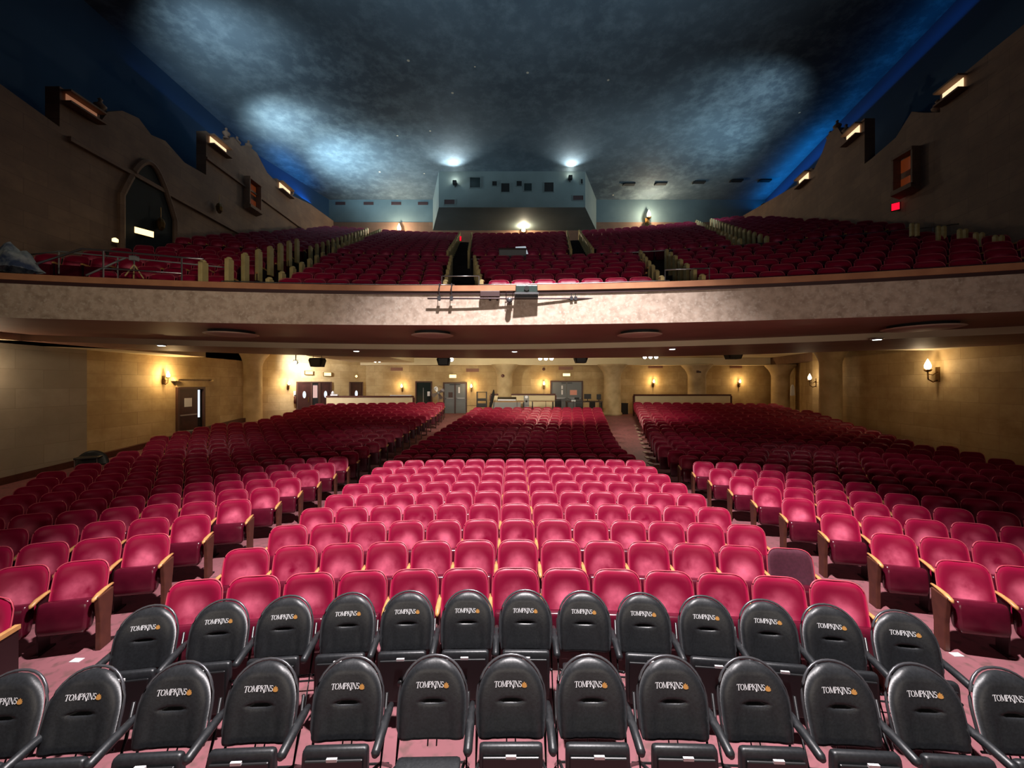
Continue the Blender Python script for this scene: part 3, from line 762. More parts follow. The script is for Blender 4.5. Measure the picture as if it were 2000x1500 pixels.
def make_black(down=False, leftarm=False):
    r = empty('folding_chair', (0, 0, 0), '', 'chair')
    zs = sorted(set([0, .02, .05]+[i/26 for i in range(2, 26)]+[.47, .482, .49, .498, .506, .515, .525, .955, .985, 1.0])); us = [math.copysign(abs(u)**.75, u) for u in np.linspace(-1, 1, 21)]
    v, f, u = pad(hw_blk, zs, us, PZ, PH, .045, blk_bend, blk_edge, True, .012); b = MB(); b.add(v, f, u); bk = b.build('backrest', M['vinyl'], r, True)
    lt, xe = lettering(-.116, .302, .034); lt.build('lettering', M['white'], bk)
    leaf(xe+.020, .318, .025).build('leaf_emblem', M['gold'], bk)
    rim = [(hw_blk(t)+.006, t) for t in [0, .15, .3, .45, .55, .65, .74, .82, .89, .94, .975, .995]]
    pts = [(-x, blk_bend(x, t)+.014, PZ+t*PH*1.012) for x, t in rim]+[(0, blk_bend(0, 1)+.014, PZ+PH*1.014)]+[(x, blk_bend(x, t)+.014, PZ+t*PH*1.012) for x, t in reversed(rim)]
    b = MB(); b.tube(pts, .009, 6); b.build('back_frame', M['greytrim'], r, True)
    if down:
        b = MB(); round_box(b, -.205, .205, -.56, -.20, .40, .45); b.build('seat', M['vinyl'], r, True)
    else:
        b = MB(); round_box(b, -.20, .20, -.335, -.275, .20, .595); tilt(b, -.06, -.3, .2); st = b.build('seat', M['vinyl'], r, True)
        b = MB(); b.box(-.18, .18, -.352, -.335, .215, .545); tilt(b, -.06, -.3, .2); b.build('seat_pan', M['blackplastic'], r, bevel=.012)
        b = MB(); b.lathe([(.024, -.012), (.024, 0), (.02, .002)], (0, -.355, .38), 14, 'y'); b.build('seat_bumper', M['blacktube'], r, True)
        b = MB(); b.box(-.032, .032, -.354, -.340, .560, .578); b.build('seat_tag', M['tag'], r)
    for sx in ((1, -1) if leftarm else (1,)):
        b = MB(); x = sx*.262
        b.tube([(x, .015, ARM+.005), (x, -.05, ARM+.01), (x, -.2, ARM+.002), (x, -.33, ARM-.01), (x, -.35, ARM-.012)], [.018, .027, .029, .029, .018], 10); b.build('armrest', M['vinyl'], r, True)
    for sx in (1, -1):
        b = MB(); x = sx*.235
        b.tube([(x, .0, .9-.2), (x, -.06, .5), (x, -.30, .02)], .011, 6); b.build('leg', M['blacktube'], r, True)
        b = MB(); b.tube([(x-.016*sx, -.30, .44), (x-.016*sx, -.1, .30), (x-.016*sx, .16, .02)], .011, 6); b.build('leg', M['blacktube'], r, True)
    b = MB(); b.tube([(-.22, .10, .10), (.22, .10, .10)], .008, 6); b.build('stretcher', M['blacktube'], r)
    b = MB(); b.tube([(-.20, -.105, .472), (.20, -.105, .472)], .008, 6); b.tube([(-.03, -.1, .472), (-.03, -.12, .43)], .005, 5); b.tube([(.03, -.1, .472), (.03, -.12, .43)], .005, 5); b.build('back_bar', M['blacktube'], r)
    return r
bprot = {}
def black_instance(key):
    if key not in bprot:
        bprot[key] = make_black(*key); bpy.context.view_layer.update(); note(bprot[key]); return bprot[key]
    return copy_tree(bprot[key])
# backs' centres read off the photograph: (pixel x of the back, pixel y of its top)
rowF = [(40, 1311), (190, 1303), (362, 1299), (526, 1293), (690, 1287), (850, 1284), (998, 1283), (1150, 1283), (1303, 1285), (1458, 1286), (1620, 1290), (1782, 1300), (1945, 1312)]
rowS = [(300, 1183), (440, 1175), (565, 1167), (687, 1161), (800, 1158), (915, 1157), (1026, 1156), (1138, 1157), (1252, 1159), (1372, 1165), (1490, 1172), (1612, 1184), (1752, 1198)]
def chair_row(pts, rname, downs, top):
    P3 = []
    for (px, py) in pts:
        y = F*top/(py-750); P3.append((WX(px, y), y))
    # smooth the arc: fit a parabola and even the spacing
    A = np.polyfit([p[0] for p in P3], [p[1] for p in P3], 2)
    for i, (x, y) in enumerate(P3):
        y = float(np.polyval(A, x)); sl = 2*A[0]*x+A[1]
        x = WX(pts[i][0], y)
        o = black_instance((i in downs, i == 0))
        o.location = (x, y, 0.0); o.rotation_euler = (0, 0, math.atan(sl))
        n = i+1
        extra = ' with its seat folded down' if i in downs else ''
        o['label'] = f'black padded folding chair, {rname} row, {ORD[i]} from the left{extra}'
        o['category'] = 'chair'; o['group'] = 'black folding chairs in two rows before the red seats'
chair_row(rowF, 'front', {5}, 1.935)
chair_row(rowS, 'second', {7}, 1.935)

# ---------------- lamps and fixtures under the balcony ----------------
def sconce(x, y, z, nx, ny, label, power=14, col=(1, .66, .30), s=1.0):
    """wrought bracket on a wall whose outward normal is (nx, ny)"""
    r = empty('wall_sconce', (x, y, z), label, 'wall light', 'wall sconces', math.atan2(ny, nx)+math.pi/2)
    # local -y points away from the wall
    b = MB(); b.lathe([(.0, .0), (.055*s, .0), (.05*s, .02), (.02*s, .035)], (0, 0, -.1*s), 12, 'z'); b.box(-.05*s, .05*s, -.02, 0, -.28*s, .06*s)
    b.build('back_plate', M['brass'], r)
    b = MB(); b.tube([(0, -.01, -.24*s), (0, -.10*s, -.28*s), (0, -.19*s, -.22*s), (0, -.20*s, -.10*s), (0, -.20*s, -.04*s)], .014*s, 6); b.tube([(0, -.02, -.05*s), (0, -.1*s, -.12*s), (0, -.2*s, -.1*s)], .010*s, 6)
    b.build('bracket', M['brass'], r, True)
    b = MB(); b.lathe([(.02*s, -.05*s), (.06*s, -.03*s), (.07*s, 0), (.03*s, .0)], (0, -.20*s, 0), 12); b.tube([(.07*s*math.cos(a), -.2*s+.07*s*math.sin(a), 0) for a in np.linspace(0, 2*math.pi, 12, endpoint=False)], .006*s, 5, True); b.build('cup', M['brass'], r, True)
    b = MB(); b.lathe([(.02*s, 0), (.055*s, .04*s), (.062*s, .09*s), (.045*s, .15*s), (.015*s, .22*s), (.002, .25*s)], (0, -.20*s, 0), 12); b.build('bulb', M['g_warm'], r, True)
    point('sconce_light', (x+nx*.36*s, y+ny*.36*s, z+.10*s), power, col, .05)
    return r
sconce(XL, 15.3, WZ(737, 15.3), 1, 0, 'lit wall sconce beside the single door in the left wall', 75)
sconce(XL+.13, 9.6, WZ(728, 9.6), 1, 0, 'lit wall sconce on the pale stone at the left edge of the picture', 40, (1, .75, .5))
a = math.atan2(YB-20.8, -9.7-XL); nx, ny = math.sin(a), -math.cos(a)
def wallL(t): return (XL+(LC[0]-XL)*t, 20.8+(YB-20.8)*t)
def t_of(px):
    k = (px-1000)/F; A0, A1 = wallL(0), wallL(1); return (k*A0[1]-A0[0])/((A1[0]-A0[0])-k*(A1[1]-A0[1]))
q = wallL(t_of(562)); sconce(q[0], q[1], WZ(752, q[1]), nx, ny, 'lit wall sconce just left of the dark double doors', 45)
for px, py, lb, pw in [(786, 757, 'lit sconce on the back wall above the low wooden counter', 26), (921, 757, 'lit sconce between the first grey double doors and the mixing desk', 30), (1062, 752, 'lit sconce on the back wall left of the second grey double doors', 30),
                   (1275, 748, 'lit sconce on the back wall over the right partition', 34), (1442, 748, 'lit sconce between the last two back wall columns', 32)]:
    sconce(WX(px, YB), YB, WZ(py, YB), 0, -1, lb, pw)
y = 12.35/(832/750-.165); ar = math.atan(.165)
sconce(XR(y), y, WZ(722, y), -math.cos(ar), math.sin(ar), 'brightest wall sconce, on the right side wall above the red seats', 24, (1, .74, .46), 1.5)
k = 594/750; x0_, y0_ = XR(20), 20; dx_, dy_ = 18.6-x0_, YB-20; t = (k*y0_-x0_)/(dx_-k*dy_); xx_, yy_ = x0_+dx_*t, y0_+dy_*t; l_ = math.hypot(dx_, dy_)
sconce(xx_, yy_, WZ(742, yy_), -dy_/l_, dx_/l_, 'bright wall sconce behind the big column on the right', 26, (1, .75, .48), 1.3)

def downlight(px, py, z, power=16):
    y = F*(z-CAM)/(750-py); return WX(px, y), y
for px, py, lb in [(315, 674, 'small downlight under the balcony above the left sconce'), (696, 685, 'small greenish downlight under the balcony between the first two discs'), (1005, 686, 'small downlight under the balcony at mid house'),
               (1313, 681, 'small greenish downlight under the balcony just right of the third disc'), (1713, 662, 'bright downlight under the balcony left of the fourth disc')]:
    x, y = downlight(px, py, HB)
    r = empty('downlight', (x, y, HB), lb, 'ceiling light', 'round downlights under the balcony')
    b = MB(); b.lathe([(.11, -.02), (.13, 0), (.13, .01)], (0, 0, 0), 18); b.build('trim_ring', M['steel'], r, True)
    b = MB(); b.lathe([(.085, -.026), (.085, -.018)], (0, 0, 0), 18); b.build('lens', M['g_cool'], r)
    spot('downlight_beam', (x, y, HB-.05), (x, y+.4, 0), 46, (1, .93, .80), 95, .7, .05)
for i, (px, py) in enumerate([(741, 716), (733, 719), (1468, 694)]):
    y = 20.0; x, z = WX(px, y), WZ(py, y); z = HREAR if i == 2 else CAM+1.36
    if i < 2: y = F*(z-CAM)/(750-py)*.55+9; y = min(max(y, 19), 23.5); x = WX(px, y)
    r = empty('downlight', (x, y, z), ['tiny ceiling lamp right of the hanging speaker, near the rear left ceiling step', 'fainter tiny ceiling lamp in the rear left ceiling', 'tiny ceiling lamp right of the last hanging speaker'][i], 'ceiling light', 'tiny rear ceiling lamps')
    b = MB(); b.lathe([(.07, -.02), (.08, 0)], (0, 0, 0), 12); b.build('trim_ring', M['steel'], r, True)
    b = MB(); b.lathe([(.055, -.03), (.055, -.018)], (0, 0, 0), 12); b.build('lens', M['g_white'], r)

# saucer discs below the soffit
for i, (px, py, dia) in enumerate([(453, 654, 1.12), (845, 656, 1.02), (1249, 655, 1.05), (1800, 642, 1.30)]):
    z = HS-.09; y = F*(z-CAM)/(750-py); x = WX(px, y)
    r = empty('ceiling_disc', (x, y, z), f'{ORD[i]} round saucer disc from the left under the balcony', 'ceiling diffuser', 'round discs hung under the balcony')
    b = MB(); b.lathe([(.02, -.03), (dia*.3, -.024), (dia*.44, -.008), (dia*.5, .012), (dia*.48, .022), (dia*.1, .03)], (0, 0, 0), 40); b.build('disc', M['discpaint'], r, True)
    b = MB(); b.lathe([(dia*.40, .02), (dia*.42, .088)], (0, 0, 0), 32); b.build('neck', M['black'], r)

def flood(px, py, y, n, label, power, col, tgt, mat='g_white', yoke=True):
    x, z = WX(px, y), WZ(py, y); r = empty('floodlight', (x, y, z), label, 'floodlight', 'floodlights under the balcony')
    for k in range(n):
        o = (k-(n-1)/2)*.26
        b = MB(); b.lathe([(.05, .16), (.09, .12), (.10, 0), (.105, -.02)], (o, 0, 0), 14, 'y'); b.build('housing', M['black'], r, True)
        b = MB(); b.lathe([(.088, -.026), (.088, -.018)], (o, 0, 0), 14, 'y'); b.build('lens', M[mat], r)
    b = MB(); b.box(-.13*n, .13*n, .02, .06, .11, .14); b.box(-.02, .02, .02, .06, .12, max(.2, HREAR-z if y > 16.8 else .3)); b.build('mount', M['black'], r)
    spot('flood_beam', (x, y-.1, z-.08), tgt, power, col, 156, 1.0, .12)
    spot('rear_beam_fill', (x, y+.3, z-.05), (x*1.1, 24.4, CAM+1.4), power*.5, col, 118, .9, .12)  # added fill behind the housing, brightens the cream rear beam
flood(577, 708, 20.9, 1, 'glaring bluish white floodlight high on the left beside the hanging speaker', 620, (.93, .92, .9), (-11, 24, 2.2))
flood(882, 702, 17.6, 1, 'glaring white floodlight beside the second hanging speaker', 700, (1, .88, .66), (-5, 24.5, 2.9))
flood(1066, 700, 17.6, 3, 'cluster of three glaring lamps above the mixing desk', 620, (1, .88, .66), (1.2, 18.6, .9))
flood(1270, 697, 17.6, 3, 'cluster of three glaring lamps over the right partition', 360, (1, .88, .66), (5.2, 18.4, .9))

def speaker(px, py, y, label, wd=.62, h=.36):
    x, z = WX(px, y), WZ(py, y); r = empty('hanging_speaker', (x, y, z), label, 'loudspeaker', 'speakers hung from the rear ceiling')
    b = MB(); b.prism([(-wd*.5, -.2, h*.25), (-wd*.36, -.2, -h*.5), (wd*.36, -.2, -h*.5), (wd*.5, -.2, h*.25), (wd*.42, -.2, h*.5), (-wd*.42, -.2, h*.5)], (0, -.2, 0), (0, .2, 0)); b.build('cabinet', M['black'], r, bevel=.015)
    b = MB(); b.box(-wd*.33, wd*.33, -.215, -.2, -h*.42, h*.35); b.build('grille', M['blackplastic'], r)
    b = MB(); b.tube([(-wd*.3, 0, h*.5), (-wd*.3, 0, max(.3, HREAR-z))], .012, 6); b.tube([(wd*.3, 0, h*.5), (wd*.3, 0, max(.3, HREAR-z))], .012, 6); b.build('hanger', M['darkmetal'], r)
speaker(620, 708, 18.4, 'black loudspeaker hung at the left of the rear ceiling', .68, .42)
speaker(867, 706, 17.3, 'black loudspeaker hung beside the white floodlight', .60, .36)
speaker(1134, 703, 17.3, 'black loudspeaker hung right of the triple lamps at mid house', .60, .28)
speaker(1432, 694, 17.3, 'black loudspeaker hung at the right of the rear ceiling', .72, .34)

# doors, signs and the back wall
def slab_door(name, px0, px1, pt, pb, y, mat, frame='doorframe', d=.04, leaves=1, extra=None, z0=None):
    x0, x1 = WX(px0, y), WX(px1, y); zt = WZ(pt, y); zb = .93 if z0 is None else z0
    r = bpy.data.objects.new(name, None); C.objects.link(r); r.location = ((x0+x1)/2, y, zb); r['kind'] = 'structure'
    W2 = (x1-x0)/2; H = zt-zb
    b = MB(); b.box(-W2-.08, -W2, -d-.05, 0, 0, H+.08); b.box(W2, W2+.08, -d-.05, 0, 0, H+.08); b.box(-W2, W2, -d-.05, 0, H, H+.08); b.build('door_frame', M[frame], r)
    for k in range(leaves):
        a, c = -W2+2*W2*k/leaves+.008, -W2+2*W2*(k+1)/leaves-.008
        b = MB(); b.box(a, c, -d, 0, .01, H-.01); b.build('door_leaf', M[mat], r)
        if mat == 'greendoor':
            b = MB(); b.box(a+.05, c-.05, -d-.05, -d-.02, .98, 1.04); b.box(a+.06, a+.12, -d-.05, -d, .97, 1.05); b.box(c-.12, c-.06, -d-.05, -d, .97, 1.05); b.build('push_bar', M['steel'], r)
            b = MB(); b.box(c-.35 if k == 0 else a+.05, c-.05 if k == 0 else a+.35, -d-.06, -d, H-.10, H-.05); b.build('door_closer', M['blackplastic'], r)
    return r, W2, H, d
r, W2, H, d = slab_door('door_2', 868, 910, 749, 808, YB, 'greendoor', leaves=2)
b = MB(); b.box(W2*.30, W2*.45, -d-.01, -d+.005, 1.35, 1.75); b.build('window', M['paper'], r)
b = MB(); b.box(-W2*.62, -W2*.22, -d-.01, -d+.005, 1.05, 1.4); b.build('vent_grille', M['darktrim'], r)
b = MB(); b.box(-.05, .05, -d-.03, -d, 0, H-.02); b.build('mullion', M['darktrim'], r)
r, W2, H, d = slab_door('door_3', 1077, 1136, 746, 808, YB, 'greendoor', leaves=2)
b = MB(); b.box(-W2*.35, -W2*.25, -d-.01, -d+.005, 1.25, 1.55); b.box(-W2*.35, -W2*.25, -d-.01, -d+.005, 1.62, 1.85); b.build('window', M['paper'], r)
b = MB(); b.box(W2*.22, W2*.68, -d-.012, -d+.004, 1.22, 1.55); b.build('notice', M['pinkpaper'], r)
r, W2, H, d = slab_door('door_4', 814, 842, 747, 808, YB, 'glassdark', 'doorframe')
b = MB(); b.box(-W2*.1, -W2*.02, -d-.02, -d, .4, 1.7); b.build('edge', M['grey'], r)
b = MB(); b.box(W2*.5, W2*.85, -d-.012, -d+.004, 1.15, 1.45); b.build('notice', M['paper'], r)
b = MB(); b.box(-W2*.6, W2*.4, -.02, -.005, H-.10, H-.07); b.build('light_strip', M['g_day'], r)
# doors in the angled left wall
def angled_door(name, pxa, pxb, pt, mat, oval=True, zb=None, recess=0, h=2.05):
    ta, tb = t_of(pxa), t_of(pxb); qa, qb = wallL(ta), wallL(tb); ln = math.hypot(qb[0]-qa[0], qb[1]-qa[1])
    r = bpy.data.objects.new(name, None); C.objects.link(r); r.location = (qa[0], qa[1], .90); r.rotation_euler = (0, 0, a); r['kind'] = 'structure'
    b = MB(); b.box(-.07, 0, -.09, .0, 0, h+.07); b.box(ln, ln+.07, -.09, .0, 0, h+.07); b.box(0, ln, -.09, .0, h, h+.07); b.build('door_frame', M['doorframe'], r)
    b = MB(); b.box(.01, ln-.01, -.04, -.005, .01, h); b.build('door_leaf', M[mat], r)
    if oval:
        b = MB(); b.lathe([(.001, 0), (.5, 0), (.5, -.02), (.001, -.02)], (0, 0, 0), 20, 'y'); b.v = [(x_*.20+ln/2, y_-.04, z_*.42+1.35) for x_, y_, z_ in b.v]; b.build('oval_window', M['g_day'], r)
        b = MB(); b.tube([(ln/2+.105*math.cos(t_), -.055, 1.35+.22*math.sin(t_)) for t_ in np.linspace(0, 2*math.pi, 20, endpoint=False)], .014, 5, True); b.build('window_bead', M['brass'], r)
        b = MB(); b.box(ln-.14, ln-.11, -.09, -.04, .9, 1.2); b.build('handle', M['brass'], r)
    return r, ln
r_, ln = angled_door('door_5', 581, 606, 737, 'wooddoor')
r_, ln = angled_door('door_6', 625, 645, 737, 'wooddoor')
r_, ln = angled_door('door_7', 609, 621, 740, 'black', False)
b = MB(); b.box(.05, ln-.05, -.05, -.04, 1.15, 1.9); b.build('bright_gap', glow('pink_daylight', (1, .62, .55, 1), .75), r_)
r_, ln = angled_door('door_8', 684, 706, 745, 'wooddoor')
# side door in the left wall with stone lintel
yA, yB_ = 15.95, 17.2; zf = floor_h(s_of(XL, 16.5))
r = bpy.data.objects.new('door_9', None); C.objects.link(r); r.location = (XL, (yA+yB_)/2, zf); r['kind'] = 'structure'
w2 = (yB_-yA)/2; zt = WZ(760, 16.4)-zf
b = MB(); b.box(0, .10, -w2-.09, -w2, 0, zt+.09); b.box(0, .10, w2, w2+.09, 0, zt+.09); b.box(0, .10, -w2, w2, zt, zt+.09); b.build('door_frame', M['doorframe'], r)
b = MB(); b.box(.0, .05, -w2+.01, w2-.28, .01, zt); b.build('door_leaf', M['wooddoor'], r)
b = MB(); b.box(.0, .02, w2-.28, w2, .01, zt); b.build('dark_gap', M['black'], r)
b = MB(); b.box(.02, .035, w2-.24, w2-.14, .75, zt-.04); b.build('daylight_gap', M['g_day'], r)
b = MB(); b.box(.05, .06, -w2*.55, w2*.05, 1.25, 1.62); b.build('notice', M['paper'], r)
b = MB(); b.box(.05, .09, -w2+.05, w2-.35, .88, .93); b.build('push_bar', M['steel'], r)
b = MB(); b.box(XL, XL+.16, yA-.35, yB_+.55, zf+zt+.42, zf+zt+.50); b.box(XL, XL+.08, yA-.1, yB_+.3, zf+zt+.09, zf+zt+.42); b.box(XL, XL+.22, yA-.35, yA-.2, zf+zt+.34, zf+zt+.42); b.box(XL, XL+.22, yB_+.4, yB_+.55, zf+zt+.34, zf+zt+.42)
b.build('trim_8', M['stone'], kind='structure')

def exit_box(x, y, z, wd, h, label, mat='g_exit', rz=0, gp='lit amber exit signs'):
    r = empty('exit_sign', (x, y, z), label, 'exit sign', gp, rz)
    b = MB(); b.box(-wd/2, wd/2, -.10, 0, -h/2, h/2); b.build('housing', M['brass'], r, bevel=.008)
    b = MB(); b.box(-wd/2+.02, wd/2-.02, -.108, -.10, -h/2+.02, h/2-.02); b.build('lit_panel', M[mat], r)
exit_box(WX(885, YB), YB-.02, WZ(735, YB), .50, .26, 'lit amber exit sign over the first grey double doors')
exit_box(WX(1106, YB), YB-.02, WZ(732, YB), .52, .22, 'lit amber exit sign over the second grey double doors')
for px, py, lb in [(602, 728, 'lit amber exit sign over the dark door with an oval window'), (638, 731, 'lit amber exit sign over the open dark doorway')]:
    q = wallL(t_of(px)); exit_box(q[0]+nx*.03, q[1]+ny*.03, WZ(py, q[1]), .46, .24, lb, rz=a)
q = wallL(t_of(695)); r = empty('round_lamp', (q[0]+nx*.02, q[1]+ny*.02, WZ(735, q[1])), 'small round lamp over the far dark door', 'lamp', rz=a)
b = MB(); b.lathe([(.10, -.0), (.11, -.04)], (0, 0, 0), 14, 'y'); b.build('rim', M['brass'], r); b = MB(); b.lathe([(.085, -.05), (.06, -.08)], (0, 0, 0), 14, 'y'); b.build('globe', M['g_exit'], r, True)
for px, py, ww, lb in [(923, 723, .85, 'brown air grille high on the back wall left of the first column'), (1105, 719, .95, 'brown air grille above the second grey double doors'), (1280, 716, .95, 'brown air grille above the right partition sconce'), (775, 721, .8, 'faint air grille high on the back wall over the counter'), (1437, 716, .8, 'faint air grille near the last hanging speaker')]:
    x, z = WX(px, YB), WZ(py, YB); b = MB(); b.box(-ww/2, ww/2, -.03, 0, -.11, .11)
    for k in range(7): b.box(-ww/2+.03, ww/2-.03, -.045, -.03, -.09+k*.028, -.08+k*.028)
    b.build('air_grille', M['soffit'], loc=(x, YB-.01, z), label=lb, cat='vent', group='air grilles on the back wall')
# small round gauge plates on column and wall
for px, py, y, lb in [(982, 734, 23.65, 'round red brown bell plate on the first back column'), (1062, 721, YB-.02, 'small dark round fitting high on the back wall')]:
    b = MB(); b.lathe([(.10, 0), (.10, -.03), (.05, -.05)], (0, 0, 0), 16, 'y'); b.build('bell_plate', M['endwood'], loc=(WX(px, y), y, WZ(py, y)), label=lb, cat='wall fitting')
b = MB(); b.box(-.14, .14, -.04, 0, -.07, .07); b.build('nameplate', M['darktrim'], loc=(WX(1364, 23.65), 23.62, WZ(726, 23.65)), label='small dark plate near the top of the third back column', cat='plate')

# low partitions behind the seats
def partition(px0, px1, pt, y, label, cap='endwood'):
    x0, x1 = WX(px0, y), WX(px1, y); zt = WZ(pt, y)
    r = empty('low_partition', ((x0+x1)/2, y, .93), label, 'low wall'); W2 = (x1-x0)/2; H = zt-.93
    b = MB(); b.box(-W2+.05, W2-.05, -.05, .05, 0, H-.1); b.build('panel', M['cream'], r)
    b = MB(); b.box(-W2, W2, -.09, .12, H-.1, H); b.build('top_rail', M[cap], r, bevel=.01)
    for sx in (-1, 1): b = MB(); b.box(sx*W2-.05, sx*W2+.05, -.08, .08, 0, H-.1); b.build('end_post', M[cap], r)
    return r
partition(626, 808, 773, 23.6, 'long low wooden counter behind the left seat block')
partition(1238, 1427, 770, 23.6, 'long low partition with a wooden rail behind the right seat block')
partition(958, 1085, 769, 24.0, 'low wooden barrier behind the mixing desk, in front of the second column')
b = MB(); b.box(-.65, .65, -.12, .12, 0, .05); b.build('paper_stack', M['paper'], loc=(WX(783, 23.6), 23.62, WZ(773, 23.6)), label='white papers spread along the far end of the left counter', cat='papers')
r = empty('tissue_box', (WX(650, 23.5)+.1, 23.5, WZ(773, 23.6)), 'white box with a crumpled cloth on the near end of the left counter', 'box')
b = MB(); b.box(-.22, .22, -.08, .08, 0, .10); b.build('box_body', M['paper'], r, bevel=.01); b = MB(); b.lathe([(.07, .10), (.10, .16), (.05, .26), (.01, .30)], (-.1, 0, 0), 7); b.build('cloth', M['paper'], r)
# pedestal fan
y = 22.9; r = empty('pedestal_fan', (WX(856, y), y, .93), 'large grey pedestal fan standing before the first grey double doors', 'fan')
b = MB(); b.lathe([(.26, 0), (.26, .03), (.05, .06)], (0, 0, 0), 20); b.build('base', M['grey'], r, True)
b = MB(); b.tube([(0, 0, .05), (0, 0, 1.30)], .02, 8); b.build('pole', M['steel'], r)
cz = 1.42
for dx, rz in ((-.12, .5), (.34, -.5)):
    if dx > 0: continue
    for k in range(7):
        rr = .06+.06*k; b = MB(); b.tube([(rr*math.cos(t_), -.09*math.sqrt(max(0, 1-(rr/.45)**2)), cz+rr*math.sin(t_)) for t_ in np.linspace(0, 2*math.pi, 28, endpoint=False)], .005, 4, True); b.build('cage_ring', M['steel'], r)
b = MB()
for k in range(4):
    a0 = k*math.pi/2+.5; pts = []
    for (rr, w_, tw) in ((.05, .03, .03), (.2, .09, .03), (.34, .12, .02), (.40, .06, .01)):
        c, s_ = math.cos(a0), math.sin(a0); pts.append((rr*c-w_*s_, -tw, cz+rr*s_+w_*c)); pts.append((rr*c+w_*s_, tw, cz+rr*s_-w_*c))
    b.add(pts, [(0, 2, 3, 1), (2, 4, 5, 3), (4, 6, 7, 5)])
b.build('blades', M['steel'], r)
b = MB(); b.lathe([(.08, -.06), (.09, .02), (.08, .16), (.03, .18)], (0, 0, cz), 14, 'y'); b.build('motor', M['grey'], r, True)
# litter bin
b = MB(); b.box(-.2, .2, -.2, .2, 0, .72); b.box(-.215, .215, -.215, .215, .66, .70); b.build('litter_bin', M['blackplastic'], loc=(WX(1219, 24.9), 24.9, .93), label='tall black litter bin between the second column and the right aisle', cat='bin', bevel=.01)

# sound position
y = 22.4; fl_ = .93
r = empty('mixing_desk', (WX(990, y), y, fl_), 'grey mixing desk with a pale sloping top on a wooden table', 'mixing desk')
hw = (WX(1022, y)-WX(955, y))/2
b = MB(); b.box(-hw, hw, -.3, .35, WZ(783, y)-fl_-.06, WZ(783, y)-fl_); b.build('table_top', M['deskwood'], r)
for sx in (-1, 1):
    for sy in (-.25, .3): b = MB(); b.box(sx*hw-.03*(1+sx)-.0, sx*hw+.03*(1-sx), sy-.02, sy+.02, 0, WZ(783, y)-fl_-.06); b.build('leg', M['blacktube'], r)
b = MB(); zt = WZ(783, y)-fl_; b.prism([(-hw*.55, -.26, zt), (-hw*.55, .28, zt), (-hw*.55, .28, zt+.22), (-hw*.55, -.26, zt+.08)], (0, 0, 0), (hw*1.1, 0, 0)); b.build('console', M['blackplastic'], r)
b = MB(); b.add([(-hw*.52, -.275, zt+.03), (hw*.52, -.275, zt+.03), (hw*.52, -.262, zt+.10), (-hw*.52, -.262, zt+.10)], [(0, 1, 2, 3)]); b.build('front_strip', M['paper'], r)
b = MB(); b.box(-hw*.8, hw*.8, -.28, -.24, .3, WZ(783, y)-fl_-.06); b.build('modesty_panel', M['grey'], r)
r = empty('equipment_rack', (WX(941, 22.2), 22.2, fl_), 'black equipment rack with shelves left of the mixing desk', 'rack')
H = WZ(765, 22.2)-fl_
for sx in (-1, 1):
    for sy in (-.2, .2): b = MB(); b.box(sx*.27-.02, sx*.27+.02, sy-.02, sy+.02, 0, H); b.build('upright', M['blacktube'], r)
for k, z in enumerate((.25, .62, .98, H-.04)): b = MB(); b.box(-.27, .27, -.2, .2, z, z+.03); b.build('shelf', M['black'], r)
b = MB(); b.box(-.24, .24, -.18, .18, .65, .83); b.box(-.22, .22, -.18, .18, 1.01, 1.12); b.build('amplifier', M['blackplastic'], r)
b = MB(); b.tube([(-.1, 0, 0), (.12, -.1, .9), (.22, -.12, 1.35), (.25, -.1, 1.62)], [.05, .08, .09, .03], 8); b.build('covered_stand', M['black'], loc=(WX(956, 22), 22, fl_), smooth=True, label='leaning black cloth cover on a stand beside the equipment rack', cat='covered stand')
r = empty('small_speaker', (WX(1028, 22.4), 22.4, fl_), 'upright black monitor speaker with a white cone right of the mixing desk', 'loudspeaker')
b = MB(); b.box(-.15, .15, -.15, .15, .35, WZ(773, 22.4)-fl_); b.build('cabinet', M['grey'], r, bevel=.01)
b = MB(); b.lathe([(.09, -.16), (.05, -.15), (.03, -.155)], (0, 0, 1.2), 14, 'y'); b.build('cone', M['paper'], r); b = MB(); b.lathe([(.06, -.16), (.03, -.15)], (0, 0, .95), 14, 'y'); b.build('tweeter', M['black'], r)
b = MB(); b.box(-.12, .12, -.12, .12, 0, .35); b.build('stand', M['black'], r)
r = empty('side_table', (WX(1060, 22.6), 22.6, fl_), 'narrow wooden table right of the monitor speaker', 'table')
H = WZ(783, 22.6)-fl_; b = MB(); b.box(-.65, .65, -.25, .3, H-.04, H); b.build('table_top', M['deskwood'], r)
for sx in (-1, 1):
    for sy in (-.2, .25): b = MB(); b.box(sx*.6-.02, sx*.6+.02, sy-.02, sy+.02, 0, H-.04); b.build('leg', M['blacktube'], r)
r = empty('lighting_desk', (WX(1137, 22.7), 22.7, fl_), 'cluttered control desk with dark screens before the second grey doors', 'desk')
H = WZ(784, 22.7)-fl_; b = MB(); b.box(-.95, 1.15, -.3, .3, H-.04, H); b.build('table_top', M['darktrim'], r)
for sx in (-.9, 1.1): b = MB(); b.box(sx-.03, sx+.03, -.28, .28, 0, H-.04); b.build('leg', M['blacktube'], r)
def monitor(px, wd, h, dz, label, mat='blackplastic'):
    r = empty('computer_monitor', (WX(px, 22.7), 22.75, fl_+H), label, 'monitor', 'screens on the control desk')
    b = MB(); b.box(-wd/2, wd/2, -.02, .02, dz, dz+h); b.build('screen', M[mat], r, bevel=.008)
    b = MB(); b.box(-.02, .02, 0, .03, 0, dz+.1); b.box(-.12, .12, -.08, .08, 0, .015); b.build('stand', M['black'], r)
monitor(1148, .42, .30, .14, 'dark wide screen at the middle of the control desk')
monitor(1170, .26, .32, .10, 'dark upright screen at the right end of the control desk')
